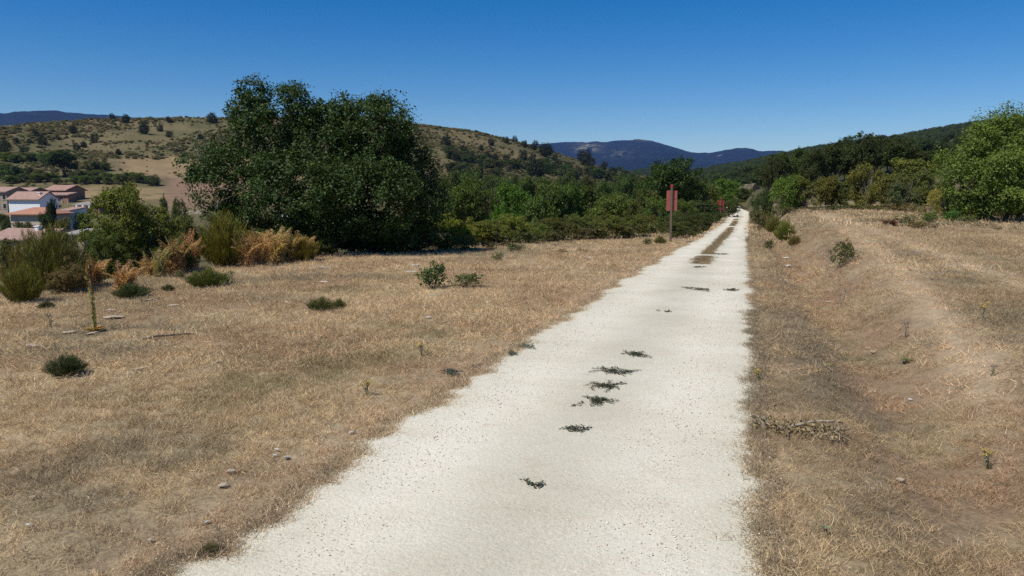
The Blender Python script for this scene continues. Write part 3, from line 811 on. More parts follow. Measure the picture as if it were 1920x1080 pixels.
def build_grass():
    rng = np.random.default_rng(5)
    near_k = [blade_clump(rng, 50, .085, .025, .11, .0012, .7) for _ in range(5)]
    mid_k = [blade_clump(rng, 50, .15, .04, .14, .0022, .7) for _ in range(4)]
    far_k = [blade_clump(rng, 30, .30, .07, .20, .007, .8) for _ in range(3)]
    stalk_k = [blade_clump(rng, 6, .10, .05, .13, .0012, .6) for _ in range(4)]
    protos = near_k + mid_k + far_k + stalk_k
    P, I, S = [], [], []
    for (r0, r1, dens, base, cnt, s0) in ((1.8, 7.5, 300, 0, 5, .74), (7.5, 17, 105, 5, 4, .74), (17, 36, 26, 5, 4, 1.1), (36, 75, 3.2, 9, 3, 1.3), (1.8, 9, 20, 12, 4, .8), (9, 20, 7, 12, 4, 1.0)):
        a0, a1 = R(-57), R(23)
        area = .5 * (a1 - a0) * (r1 ** 2 - r0 ** 2); n = int(area * dens)
        a = a0 + (a1 - a0) * rng.random(n); r = np.sqrt(r0 ** 2 + (r1 ** 2 - r0 ** 2) * rng.random(n))
        x, y = np.sin(a) * r, np.cos(a) * r
        re = np.interp(a, _eaz, _er)
        dn = fbm(x * .8, y * .8, 3, 91)
        soil = sstep(.75, 1.15, x) * (1 - sstep(2.0, 3.1, x)) * sstep(.5, .66, fbm(x * 2.3, y * 2.3, 3, 47)) * (1 - sstep(26, 40, y))
        keep = (~on_road(x, y, .025)) & (r < re + 2.5) & (rng.random(n) < .45 + .9 * dn) & (rng.random(n) > soil * .7) & (rng.random(n) > sum(field_tracks(x, y)) * .65)
        x, y, r = x[keep], y[keep], r[keep]
        P.append(np.stack([x, y, H(x, y) - .003], 1)); I.append(base + rng.integers(0, cnt, len(x))); S.append(s0 * (.7 + .6 * rng.random(len(x))) * (.8 + .4 * dn[keep]))
    P = np.concatenate(P); I = np.concatenate(I); S = np.concatenate(S); n = len(P)
    rot = np.zeros((n, 3)); rot[:, 2] = rng.random(n) * 6.28; rot[:, :2] = rng.normal(size=(n, 2)) * .08
    tint = grass_zone(P[:, 0], P[:, 1]) * (.78 + .5 * rng.random((n, 1)))
    tint = tint * np.array([[1.37, 1.32, 1.24]])
    tint = np.where((I >= 12)[:, None], np.array([[.62, .49, .32]]) * (.75 + .45 * rng.random((n, 1))), tint)
    scatter('dry_grass', 'short dry straw-coloured grass covering the fields on both sides of the track', P, rot, np.repeat(S[:, None], 3, 1), I, tint, protos)
    # grassy strip in the middle of the track farther on, and fringe along its edges
    P, T_, S = [], [], []
    for k in range(5200):
        y = 19.5 + 62 * rng.random() ** 1.2
        wv = float(fbm(np.array(y * .22), np.array(3.0), 3, 95)); gap = float(fbm(np.array(y * .31), np.array(8.0), 3, 197))
        if gap < .30 or (y < 25 and gap < .45): continue
        x = float(road_centre(np.array(y))) + .05 + rng.normal() * (.055 + .08 * wv) + .12 * (wv - .5)
        P.append((x, y, float(H(x, y)) + .012 + .0003 * y)); S.append(.45 + .3 * rng.random())
        T_.append(np.array([.33, .245, .145]) * (.7 + .6 * rng.random()) if rng.random() < .86 else np.array([.12, .115, .055]) * (.8 + .4 * rng.random()))
    for k in range(4200):
        y = 2 + 40 * rng.random() ** 1.6
        left = rng.random() < .5
        x = float(np.interp(y, RY, RXL)) + abs(rng.normal()) * .07 - .02 if left else float(np.interp(y, RY, RXR)) - abs(rng.normal()) * .07 + .02
        P.append((x, y, float(H(x, y)) + .006)); S.append(.35 + .35 * rng.random())
        T_.append(grass_zone(np.array([x - .4 if left else x + .3]), np.array([y]))[0] * (.95 + .5 * rng.random()))
    P = np.array(P); n = len(P); rot = np.zeros((n, 3)); rot[:, 2] = rng.random(n) * 6.28
    scatter('track_grass', 'brownish grass strip down the middle of the track and tufts creeping over its edges', P, rot, np.repeat(np.array(S)[:, None], 3, 1), rng.integers(0, 4, n), np.array(T_), mid_k)
build_grass()

# ------------------------------------------------------------------ gravel
def pebble_mesh(rng, sub=1):
    import bmesh
    bm = bmesh.new(); bmesh.ops.create_icosphere(bm, subdivisions=sub, radius=1.0)
    ax = np.array([1, .55 + .4 * rng.random(), .35 + .35 * rng.random()])
    cuts = [(unit(rng.normal(size=3)), .55 + .3 * rng.random()) for _ in range(7)]
    for v in bm.verts:
        p = np.array(v.co)
        for nrm, d in cuts:
            s = p @ nrm
            if s > d: p = p - nrm * (s - d)
        v.co = Vector(p * ax * (1 + .06 * rng.normal()))
    me = bpy.data.meshes.new('pebble'); bm.to_mesh(me); bm.free()
    return me
def build_gravel():
    rng = np.random.default_rng(8)
    ks = []
    for i in range(6):
        me = pebble_mesh(rng); me.materials.append(M['pebble']); ks.append(me)
        at_ = me.attributes.new('tint', 'FLOAT', 'FACE'); at_.data.foreach_set('value', np.full(len(me.polygons), .5, np.float32))
    P, S, T_ = [], [], []
    for (y0, y1, n, lo, hi) in ((1.5, 5, 12000, .0025, .008), (5, 10, 9000, .004, .010), (10, 22, 4000, .008, .015)):
        y = y0 + (y1 - y0) * rng.random(n)
        c = road_centre(y); xx = c + .08 + (rng.random(n) - .5) * 2.9
        kk = on_road(xx, y, .06) & (rng.random(n) < .35 + .65 * sstep(.2, 1.1, np.abs(xx - c)) + .3 * (fbm(xx * 1.5, y * 1.5, 3, 19) - .5))
        xx, y = xx[kk], y[kk]
        s = lo + (hi - lo) * rng.random(len(xx)) ** 3.0
        z = H(xx, y) + .015 + .0003 * y - .010 * 0
        P.append(np.stack([xx, y, z - s * .10], 1)); S.append(s)
        base = np.array([.64, .60, .50])[None] * (.76 + .45 * rng.random((len(xx), 1)))
        pk = rng.random(len(xx)) < .10; base[pk] *= np.array([1.0, .82, .70])
        dk = rng.random(len(xx)) < .006; base[dk] *= .5
        T_.append(base)
    P = np.concatenate(P); S = np.concatenate(S); T_ = np.concatenate(T_); n = len(P)
    rot = rng.random((n, 3)) * np.array([.5, .5, 6.28])
    scatter('loose_gravel', 'loose pale gravel chips lying on the track', P, rot, np.repeat(S[:, None], 3, 1), rng.integers(0, 6, n), T_, ks)
build_gravel()

# ------------------------------------------------------------------ the large oak
def build_oak():
    rng = np.random.default_rng(77)
    p = at(606, 24.3)
    k = 24.3 * .985 / F / math.cos(0.25)
    k = 24.3 / F * .955; kz = 24.3 / F * .968
    def L(u, v, ru, rv, dy=0, rd=None):
        return ((u - 598) * k, dy, (473 - v) * kz, ru * k, (rd or ru) * k, rv * kz)
    lobes = [L(500, 225, 70, 62, .3), L(692, 240, 84, 62, -.2), L(600, 265, 90, 70, .4), L(432, 318, 68, 75, .2), L(760, 320, 66, 78, .1), L(545, 350, 105, 82, -.9), L(680, 360, 110, 86, -.8),
             L(405, 345, 48, 50, -.4), L(785, 380, 45, 60, -.3), L(480, 172, 30, 30, .2), L(545, 182, 34, 30, .1), L(632, 190, 26, 24, 0), L(712, 195, 42, 28, 0), L(455, 200, 26, 26, 0), L(745, 215, 22, 20, .1),
             L(600, 330, 130, 100, .9), L(450, 400, 62, 44, -.2), L(740, 425, 80, 46, .1), L(620, 420, 100, 40, .8), L(515, 420, 70, 36, .4), L(690, 440, 90, 30, .9), L(380, 310, 26, 26, 0), L(598, 222, 56, 46, .1), L(572, 205, 40, 32, .2), L(640, 205, 36, 30, .1)]
    v, f, t, cc = crown(billows(lobes, 260, .26, .60, rng), 3600, 40, .125, .078, rng, .62, .35, .20, .55)
    la = np.array(lobes); la[:, 3:] *= .93
    v2, f2, t2, _ = crown(la, 1500, 36, .19, .085, rng, .40, .35, .08, .55)
    f = np.concatenate([f, f2 + len(v)]); v = np.concatenate([v, v2]); t = np.concatenate([t, t2])
    v[:, 2] = np.maximum(v[:, 2], .12)
    # single sprays breaking the outline
    o = root('oak_tree', 'large dark green round-crowned oak standing alone at the field edge', 'tree', p - Vector((0, 0, .05)), facing(p))
    link('crown', mesh_np('oak_crown', v, [f], M['leaf'], face_attr=t), o, color=(.056, .092, .024))
    polys = []
    for (fx, fy, tx, tz, r) in ((.3, 0, -.3, 3.6, .15), (.75, .2, 1.4, 3.4, .13), (-.15, .25, -1.7, 3.2, .12), (1.35, -.1, 2.2, 2.9, .09)):
        tr = limb((fx, fy, -.1), (tx, fy + rng.normal() * .3, tz), r, r * .4, rng, 10, .05); polys.append(tr)
        for q in rng.choice(len(cc), 22, replace=False):
            i = rng.integers(3, 9)
            if np.linalg.norm(cc[q] - tr[0][i]) < 2.6: polys.append(limb(tr[0][i], cc[q], tr[1][i] * .5, .012, rng, 6, .07))
    link('trunk', tube_mesh('oak_trunk', polys, M['bark'], 8), o)
    # a few bare twigs sticking out on the left
    tw = []
    for j in range(9):
        a0 = np.array([(388 - 598) * k, -.2, (473 - 320) * k]); b0 = a0 + np.array([-.05 - .5 * rng.random() + .25, rng.normal() * .2, .55 + .35 * rng.random()])
        tw.append(limb(a0, b0, .012, .003, rng, 5, .08))
    link('bare_twigs', tube_mesh('oak_twigs', tw, M['dead_wood'], 4), o)
build_oak()

# ------------------------------------------------------------------ the pale green tree on the right
def build_right_trees():
    rng = np.random.default_rng(78)
    r = 44.0; k = r / F * .74; kz = r / F * .86
    p = at(1855, r)
    def L(u, v, ru, rv, dy=0):
        return ((u - 1855) * k, dy, (396 - v) * kz, ru * k, ru * k, rv * kz)
    lobes = [L(1850, 250, 60, 42), L(1815, 300, 48, 34, -.6), L(1885, 300, 60, 44, -.9), L(1845, 215, 28, 24), L(1905, 235, 50, 40, .4), L(1785, 310, 32, 24, -.4), L(1900, 345, 52, 22, -1.0), L(1835, 335, 36, 20, -.9), L(1930, 290, 50, 50, 0), L(1772, 278, 20, 18), L(1872, 205, 22, 22, .2), L(1790, 345, 26, 14, -.6), L(1870, 365, 60, 16, -.6), L(1930, 360, 50, 20, -.4), L(1815, 365, 34, 14, -.3)]
    v, f, t, cc = crown(billows(lobes, 150, .36, .78, rng), 1700, 26, .17, .105, rng, .6, .5, .22, .55)
    v2, f2, t2, _ = crown(np.array(lobes) * np.array([1, 1, 1, .92, .92, .92]), 420, 24, .28, .13, rng, .4, .5, .12, .55)
    f = np.concatenate([f, f2 + len(v)]); v = np.concatenate([v, v2]); t = np.concatenate([t, t2])
    o = root('walnut_tree', 'tall pale green broadleaved tree at the right edge of the field', 'tree', p - Vector((0, 0, .05)), facing(p))
    link('crown', mesh_np('pale_crown', v, [f], M['leaf_soft'], face_attr=t), o, color=(.150, .205, .042))
    polys = []
    for (fx, tx, tz, rr) in ((0, -.5, 4.2, .14), (.7, 1.4, 4.4, .12), (-.7, -1.6, 3.0, .09)):
        tr = limb((fx, .1, -.1), (tx, .2, tz), rr, rr * .35, rng, 9, .06); polys.append(tr)
        for q in rng.choice(len(cc), 18, replace=False):
            i = rng.integers(3, 8)
            if np.linalg.norm(cc[q] - tr[0][i]) < 3: polys.append(limb(tr[0][i], cc[q], tr[1][i] * .5, .014, rng, 6, .07))
    link('trunk', tube_mesh('pale_trunk', polys, M['bark'], 7), o)
    p = at(1925, 50); k2 = 50 / F * .80
    rng = np.random.default_rng(79)
    lobes = [((0) * k2, 0, 135 * k2, 55 * k2, 55 * k2, 45 * k2), (-25 * k2, -.3, 168 * k2, 34 * k2, 34 * k2, 24 * k2), (40 * k2, 0, 95 * k2, 60 * k2, 60 * k2, 50 * k2), (10 * k2, 0, 80 * k2, 50 * k2, 50 * k2, 40 * k2)]
    v, f, t, cc = crown(lobes, 330, 30, .3, .16, rng, .5, .45, .2)
    o = root('broadleaf_tree', 'taller green tree cut by the right picture edge, behind the pale green tree', 'tree', p, facing(p))
    link('crown', mesh_np('edge_crown', v, [f], M['leaf_soft'], face_attr=t), o, color=(.090, .145, .028))
    link('trunk', tube_mesh('edge_trunk', tree_wood(cc, 5.5, rng, 2, .13, 14, .3, .2), M['bark'], 7), o)
build_right_trees()

# ------------------------------------------------------------------ left border of bushes, brooms and bracken
def px(u, v, hpx, wpx):         # ground point at a pixel, and metre sizes for pixel sizes
    p, r = G(u, v)
    return p, hpx * KH(u, r), wpx * KW(u, r)
def edge_plant(kind, name, label, cat, u, r, vtop, wpx, col, group=None, var=None, part=('foliage', 'stems'), kvar=.1, depth=None):
    p = at(u, r); k = KW(u, r)
    h = zv(u, vtop, r) - p.z
    return plant(kind, name, label, cat, p, h, wpx * k, col, group, var, part, facing(p) + random.uniform(-.3, .3), .02, depth, kvar=kvar)
BR = ('twigs', 'stems')
edge_plant('broom', 'broom_bush', 'tall olive-green broom bush in front of the village, left edge', 'bush', 92, 15.6, 424, 128, (.120, .108, .036), 'broom bushes', 0, BR)
edge_plant('broom', 'broom_bush', 'bright green broom bush at the left edge below orange bracken', 'bush', 28, 14.0, 494, 88, (.120, .125, .024), 'broom bushes', 1, BR)
edge_plant('broom', 'broom_bush', 'upright feathery broom bush just left of the oak', 'bush', 415, 20.0, 397, 100, (.135, .135, .026), 'broom bushes', 2, BR)
edge_plant('broom', 'broom_bush', 'pale broom spray behind the tall olive broom, left edge', 'bush', 44, 17.6, 434, 90, (.125, .125, .040), 'broom bushes', 1, BR)
edge_plant('broom', 'broom_bush', 'yellowish broom among bracken under the oak crown', 'bush', 560, 21.0, 440, 70, (.150, .125, .035), 'broom bushes', 0, BR)
edge_plant('bush_fine', 'hawthorn_bush', 'big leafy bush with yellowing top beside the village', 'bush', 248, 19.0, 348, 168, (.098, .094, .032), None, 0, depth=1.8)
edge_plant('bush_fine', 'thorn_bush', 'yellow-tipped bush crown rising behind the big leafy bush', 'bush', 250, 20.6, 344, 120, (.150, .135, .045), None, 1)
edge_plant('bush_fine', 'thorn_bush', 'dark bushy undergrowth left of the big leafy bush', 'bush', 196, 18.0, 432, 100, (.062, .078, .030), None, 2)
edge_plant('bush_fine', 'thorn_bush', 'low mixed bush under the big leafy bush, right side', 'bush', 310, 18.5, 430, 110, (.075, .080, .034), None, 1)
edge_plant('bush_fine', 'thorn_bush', 'grey-green bush between the big leafy bush and the feathery broom', 'bush', 352, 20.5, 402, 80, (.090, .100, .045), None, 0)
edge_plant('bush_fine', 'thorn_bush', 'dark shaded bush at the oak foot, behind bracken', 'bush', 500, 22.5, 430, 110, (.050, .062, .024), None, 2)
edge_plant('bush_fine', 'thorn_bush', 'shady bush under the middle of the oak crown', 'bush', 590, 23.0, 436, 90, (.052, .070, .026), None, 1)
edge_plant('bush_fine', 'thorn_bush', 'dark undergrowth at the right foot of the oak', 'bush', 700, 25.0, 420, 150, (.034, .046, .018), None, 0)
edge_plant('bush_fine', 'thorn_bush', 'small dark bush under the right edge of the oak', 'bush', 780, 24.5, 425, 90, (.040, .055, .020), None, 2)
edge_plant('bush_fine', 'dry_thorn_bush', 'brown half-dead scrub at the foot of the tall olive broom', 'bush', 118, 15.0, 482, 90, (.110, .080, .055), None, 1)
edge_plant('bush', 'pollard_bush', 'small round bush in the valley left of the oak', 'bush', 335, 120, 372, 42, (.075, .085, .045))
edge_plant('bush', 'pollard_bush', 'dark small bush in the valley beside the bare slope', 'bush', 308, 150, 366, 26, (.045, .060, .028))
for i, (u, v, h, w, lab) in enumerate([
        (16, 520, 52, 80, 'orange dry bracken clump at the left picture edge'), (52, 505, 40, 60, 'pale dry bracken right of the left-edge clump'),
        (178, 530, 55, 62, 'ochre bracken clump behind the tall mullein stalk'), (235, 541, 54, 70, 'orange bracken fanned above a small dark shrub'),
        (282, 512, 42, 46, 'small bracken clump below the big leafy bush'), (330, 508, 66, 66, 'tan bracken between the big leafy bush and the feathery broom'),
        (352, 502, 74, 60, 'taller orange bracken left of the feathery broom'), (300, 514, 55, 40, 'thin faded bracken low in the leafy bush'),
        (464, 494, 62, 58, 'orange bracken touching the feathery broom on its right'), (490, 492, 66, 62, 'bright orange bracken, second right of the feathery broom'),
        (516, 489, 66, 60, 'bright orange bracken, third right of the feathery broom'), (541, 487, 56, 56, 'orange bracken, fourth right of the feathery broom'),
        (566, 484, 52, 46, 'rightmost bracken of the orange row under the oak'), (505, 482, 84, 60, 'yellowish bracken behind the orange row'),
        (585, 482, 40, 26, 'single curled bracken frond clump right of the orange row')]):
    p, hm, wm = px(u, v + 6, h + 6, w)
    c = random.choice([(.56, .33, .150), (.60, .37, .18), (.52, .34, .18)])
    if i in (1, 7, 13): c = (.44, .33, .15)
    plant('bracken', 'bracken_plant', lab, 'fern', p, hm * 1.0, wm * 1.15, c, 'dry bracken along the field edge', None, ('fronds', 'stalks'), None, .02, kvar=.12)
# pale sapling in front of the oak
p = at(405, 21.5)
rng = np.random.default_rng(31)
o = root('sapling', 'thin pale-leaved sapling poking up behind the feathery broom', 'sapling', p, 0)
sh = zv(405, 378, 21.5) - p.z
st = [limb((0, 0, 0), (.05, 0, sh * .98), .016, .005, rng, 8, .03)]
ends = []
for j in range(9):
    q = st[0][0][4 + j % 4]; e = q + np.array([rng.normal() * .22, rng.normal() * .2, .12 + .2 * rng.random()]); ends.append(e); st.append(limb(q, e, .006, .002, rng, 4, .05))
link('stem', tube_mesh('sapling_stem', st, M['bark_pale'], 5), o)
ce = np.repeat(np.array(ends), 9, 0) + rng.normal(size=(81, 3)) * .06
v, f = leaf_geo(ce, rng.normal(size=(81, 3)), rng.normal(size=(81, 3)) + np.array([0, 0, 1]), .07 + .04 * rng.random(81), .5)
link('leaves', mesh_np('sapling_leaves', v, [f], M['leaf_soft'], face_attr=rng.random(81) * .6 + .2), o, color=(.22, .19, .08))

# ------------------------------------------------------------------ shrubs in the fields
FIELD = [  # u, base v, height px, width px, colour, kind, label
 (812, 541, 52, 62, 'bramble', 'shrub', 'largest dark green shrub standing alone in the left field'),
 (872, 540, 30, 66, (.050, .066, .030), 'shrub', 'lower sprawling shrub right beside the largest field shrub'),
 (934, 490, 18, 24, (.040, .055, .022), 'shrub', 'small dark shrub in the field below the hedge'),
 (966, 472, 16, 36, (.050, .062, .028), 'shrub', 'flat dark shrub at the hedge foot'),
 (920, 469, 18, 40, (.070, .060, .034), 'shrub', 'brown-tinged shrub at the hedge corner right of the oak'),
 (1052, 475, 9, 24, (.070, .058, .036), 'shrub', 'tiny dark tussock in the middle of the left field'),
 (1092, 473, 7, 20, (.130, .090, .050), 'shrub', 'tiny brown tussock right of the dark one in the field'),
 (1213, 461, 15, 26, (.055, .065, .026), 'shrub', 'round dark shrub left of the nearer red sign'),
 (1238, 458, 16, 22, (.105, .100, .036), 'broom', 'yellowish tuft at the foot of the nearer red sign'),
 (124, 704, 42, 76, (.045, .060, .028), 'broom', 'dark green cushion shrub nearest the camera in the left field'),
 (87, 580, 16, 32, (.050, .062, .026), 'broom', 'small dark cushion shrub near the left edge'),
 (246, 558, 28, 66, (.055, .070, .028), 'broom', 'dark low shrub below the orange bracken fan'),
 (315, 546, 13, 24, (.060, .075, .028), 'broom', 'little round shrub right of the dark low shrub'),
 (388, 538, 36, 72, (.095, .105, .026), 'broom', 'low spreading green broom below the feathery broom'),
 (425, 534, 28, 32, (.050, .060, .028), 'shrub', 'darker shrub on the right side of the low spreading broom'),
 (338, 524, 18, 24, (.070, .075, .040), 'shrub', 'wispy grey shrub left of the low spreading broom'),
 (602, 584, 28, 50, (.090, .095, .038), 'broom', 'grey-green tuft in the middle of the left field'),
 (636, 580, 21, 26, (.095, .095, .042), 'broom', 'smaller tuft touching the grey-green tuft on its right'),
 (395, 1043, 24, 48, (.095, .080, .042), 'broom', 'brown-green weed tuft at the left track edge, bottom of picture'),
 (1581, 500, 52, 56, (.052, .058, .026), 'shrub', 'lone dark shrub with bare twigs on the ditch bank'),
 (1472, 452, 40, 40, (.105, .120, .022), 'broom', 'round bright green broom on the bank right of the track'),
 (1490, 462, 22, 26, (.125, .105, .035), 'broom', 'small yellowish broom below the round bank broom'),
 (1441, 470, 22, 26, (.042, .058, .022), 'shrub', 'dark little shrub in the ditch beside the track'),
 (1452, 437, 32, 34, (.100, .105, .030), 'broom', 'olive broom beside the track, nearest of the verge row'),
 (1438, 428, 30, 30, (.080, .085, .028), 'broom', 'olive broom, second of the verge row'),
 (1428, 418, 26, 28, (.080, .080, .030), 'shrub', 'brownish shrub, third of the verge row'),
 (1700, 423, 22, 46, (.050, .066, .026), 'shrub', 'leftmost green bramble clump in the right field'),
 (1742, 420, 24, 40, (.055, .085, .026), 'shrub', 'second green bramble clump in the right field'),
 (1782, 418, 26, 46, (.050, .100, .026), 'shrub', 'greenest bramble clump in the right field'),
 (1815, 421, 18, 40, (.060, .075, .030), 'shrub', 'rightmost bramble clump of the right field row'),
 (1722, 428, 14, 60, (.095, .085, .042), 'shrub', 'low olive growth in front of the bramble clumps'),
 (1752, 430, 8, 14, (.070, .050, .040), 'shrub', 'tiny dark tussock in front of the bramble row'),
 (1872, 432, 7, 18, (.080, .065, .045), 'shrub', 'tiny tussock at the right of the right field'),
 (1880, 410, 34, 40, (.105, .100, .050), 'shrub', 'weedy grey-green growth at the foot of the pale green tree'),
]
for i, (u, v, h, w, c, kd, lab) in enumerate(FIELD):
    p, hm, wm = px(u, v, h, w)
    plant(kd, 'broom_shrub' if kd == 'broom' else 'bramble_shrub', lab, 'shrub', p, hm, wm * 1.05, c, None, i, ('twigs', 'stems') if kd == 'broom' else ('foliage', 'stems'), None, .03, kvar=.05)
p, hm, wm = px(1668, 424, 12, 50)
plant('bracken', 'bracken_plant', 'reddish dry bracken lying left of the bramble clumps', 'fern', p, hm * 1.3, wm, (.20, .10, .06), None, 0, ('fronds', 'stalks'))
# bare twigs of the bank shrub
p, hm, wm = px(1555, 497, 40, 40)
rng = np.random.default_rng(32)
o = root('dry_branch', 'bare grey twigs leaning left out of the bank shrub', 'branch', p, 0)
tw = []
for j in range(16):
    e = np.array([-.25 + .65 * rng.random() - .2, rng.normal() * .2, .35 + .5 * rng.random()]) * 1.0
    tw.append(limb((.12, 0, 0), e, .010, .002, rng, 6, .08))
link('twigs', tube_mesh('dry_branch_twigs', tw, M['dead_wood'], 4), o)

# ------------------------------------------------------------------ hedge rows and trees of the valley floor
def row(name, fmt, cat, kind, items, group, part=('foliage', 'stems'), kvar=.12):
    for i, (u, r, vt, w, c) in enumerate(items):
        edge_plant(kind, name, fmt.format(ORD[i]), cat, u, r, vt, w, c, group, None, part, kvar)
row('hedge_bush', 'yellow-green bush in the front hedge, {} right of the oak', 'bush', 'bush_fine', [
    (842, 26.5, 398, 92, (.120, .135, .036)), (885, 29, 408, 80, (.125, .130, .040)), (925, 28.5, 412, 74, (.110, .115, .040)), (968, 31, 402, 88, (.100, .120, .036)), (1005, 33, 410, 72, (.085, .095, .036))], 'front hedge bushes')
row('hedge_bush', 'dark olive bush in the front hedge, {} left of the red sign', 'bush', 'bush_fine', [
    (1216, 43, 402, 60, (.075, .082, .032)), (1180, 40, 396, 84, (.070, .084, .030)), (1135, 38, 392, 96, (.080, .090, .036)), (1090, 36, 402, 80, (.072, .074, .036)), (1048, 34, 408, 84, (.062, .076, .028))], 'front hedge bushes')
row('hedge_bramble', 'low dark bramble heap at the hedge foot, {} from the oak side', 'bramble', 'shrub', [
    (870, 25.0, 440, 60, (.085, .090, .036)), (945, 28.5, 437, 66, (.060, .065, .030)), (990, 30.5, 432, 60, (.050, .058, .026)), (1040, 32, 431, 64, (.056, .060, .028)), (1085, 34, 425, 66, (.060, .060, .030)), (1130, 36, 424, 64, (.075, .072, .036)), (1180, 38.5, 422, 66, (.070, .070, .034)), (1225, 42, 416, 60, (.072, .070, .034))], 'brambles along the hedge foot')
row('valley_tree', 'tree of the second hedge row right of the oak, {} from the oak', 'tree', 'tree', [
    (838, 60, 335, 70, (.060, .078, .030)), (876, 52, 338, 84, (.052, .088, .028)), (915, 60, 358, 70, (.060, .072, .034)), (1015, 58, 342, 92, (.052, .082, .026)), (1060, 60, 346, 90, (.050, .080, .026)), (1110, 62, 348, 90, (.044, .062, .024)), (1150, 58, 362, 84, (.075, .092, .034)), (1195, 66, 352, 80, (.050, .062, .026))], 'trees of the second hedge row', ('crown', 'trunk'))
edge_plant('tree', 'poplar_tree', 'bright fresh green tree in the middle of the hedge', 'tree', 958, 48, 342, 78, (.060, .112, .026), None, 1, ('crown', 'trunk'))
edge_plant('tree', 'oak_tree', 'tall dark tree behind the nearer red sign, right one of the pair', 'tree', 1262, 78, 296, 100, 'oak', None, 0, ('crown', 'trunk'))
edge_plant('tree', 'oak_tree', 'tall dark tree behind the nearer red sign, left one of the pair', 'tree', 1222, 82, 304, 84, 'oak', None, 3, ('crown', 'trunk'))
edge_plant('tree', 'oak_tree', 'dark lower tree right of the pair behind the nearer red sign', 'tree', 1300, 84, 332, 70, (.040, .056, .020), None, 2, ('crown', 'trunk'))
edge_plant('tree', 'willow_tree', 'olive tree behind the farther red sign', 'tree', 1325, 95, 338, 74, (.066, .080, .030), None, 4, ('crown', 'trunk'))
edge_plant('tree', 'willow_tree', 'fresh green tree beyond the farther red sign where the track ends', 'tree', 1362, 120, 334, 66, (.070, .115, .028), None, 1, ('crown', 'trunk'))
edge_plant('tree', 'willow_tree', 'grey-green tree closing the end of the track', 'tree', 1392, 135, 352, 52, (.075, .090, .036), None, 2, ('crown', 'trunk'))
edge_plant('bush', 'hedge_bush', 'dull green bush closing the far end of the track, left', 'bush', 1380, 126, 372, 34, (.070, .085, .036))
edge_plant('bush', 'hedge_bush', 'olive bush closing the far end of the track, middle', 'bush', 1398, 134, 364, 36, (.080, .085, .040))
edge_plant('bush', 'hedge_bush', 'dark bush closing the far end of the track, right', 'bush', 1414, 124, 366, 30, (.050, .062, .028))
edge_plant('bush_fine', 'hedge_bush', 'mid green round bush just left of the nearer red sign', 'bush', 1236, 52, 370, 66, (.062, .094, .028))
edge_plant('bush_fine', 'hedge_bush', 'dark round bush just right of the nearer red sign', 'bush', 1290, 56, 374, 60, (.054, .076, .026))
edge_plant('bush', 'hedge_bush', 'dark bush left of the farther red sign', 'bush', 1322, 72, 376, 60, (.040, .052, .024))
edge_plant('bush', 'hedge_bush', 'dark bush right behind the farther red sign', 'bush', 1366, 88, 374, 40, (.045, .062, .024))
row('bramble_bank', 'dark bramble bank along the left track edge, {} from the nearer red sign', 'bramble', 'bush_fine', [
    (1274, 41, 404, 70, (.044, .056, .024)), (1294, 46, 400, 62, (.040, .052, .022)), (1312, 54, 399, 50, (.046, .058, .024)), (1330, 64, 398, 42, (.050, .062, .026)), (1348, 78, 396, 34, (.060, .070, .030)), (1272, 38, 414, 60, (.070, .070, .034))], 'brambles beside the track')
row('valley_tree', 'tree on the valley floor behind the second hedge row, {} from the oak', 'tree', 'tree', [
    (845, 110, 322, 62, (.050, .066, .026)), (880, 130, 318, 60, (.055, .080, .030)), (930, 125, 330, 66, (.060, .076, .032)), (985, 140, 332, 66, (.048, .070, .026)), (1035, 130, 334, 66, (.058, .074, .030)), (1082, 145, 336, 60, (.050, .068, .026)), (1130, 135, 340, 62, (.056, .076, .028)), (1170, 150, 334, 56, (.050, .064, .026)), (1205, 160, 332, 50, (.044, .060, .024)), (1150, 190, 328, 50, (.050, .066, .028)), (1100, 200, 330, 52, (.055, .070, .030)), (1060, 210, 326, 52, (.050, .070, .028)), (1180, 230, 326, 46, (.044, .060, .026)), (1015, 205, 330, 50, (.052, .066, .030)), (965, 215, 330, 50, (.058, .074, .032)), (910, 200, 326, 50, (.050, .066, .028)), (865, 190, 322, 46, (.056, .070, .030))], 'trees on the valley floor', ('crown', 'trunk'))
# right hand hedge
row('oak_tree', 'dark tree of the tall back rows right of the track, {} of the wood', 'tree', 'tree', [
    (1440, 78, 292, 62, (.034, .046, .020)), (1478, 86, 288, 74, (.042, .058, .022)), (1525, 84, 280, 76, (.038, .050, .022)), (1562, 92, 268, 70, (.034, .044, .020)), (1600, 88, 250, 74, (.032, .043, .019)), (1640, 94, 258, 74, (.034, .046, .020)), (1682, 90, 262, 76, (.036, .048, .020)), (1720, 98, 284, 76, (.038, .050, .022)), (1756, 100, 288, 70, (.040, .052, .022)), (1460, 96, 286, 64, (.034, .046, .020)), (1500, 98, 278, 66, (.036, .048, .020)), (1545, 100, 270, 64, (.034, .045, .020)), (1582, 102, 256, 50, (.032, .044, .019)), (1622, 104, 252, 60, (.033, .044, .019)), (1662, 102, 256, 62, (.034, .046, .020)), (1700, 104, 268, 62, (.036, .048, .022))], 'tall dark trees right of the track', ('crown', 'trunk'))
row('hedge_bush', 'yellow-green bush of the front hedge right of the track, {} from the track', 'bush', 'bush', [
    (1466, 64, 330, 64, (.082, .105, .032)), (1506, 65, 328, 66, (.092, .105, .034)), (1545, 66, 330, 64, (.086, .095, .034)), (1582, 66, 338, 56, (.060, .074, .028)), (1618, 63, 306, 70, (.090, .104, .034)), (1660, 66, 326, 60, (.085, .088, .034)), (1696, 67, 322, 66, (.095, .100, .038)), (1738, 68, 318, 70, (.078, .086, .032)), (1775, 60, 340, 60, (.060, .070, .030))], 'front hedge bushes right of the track')
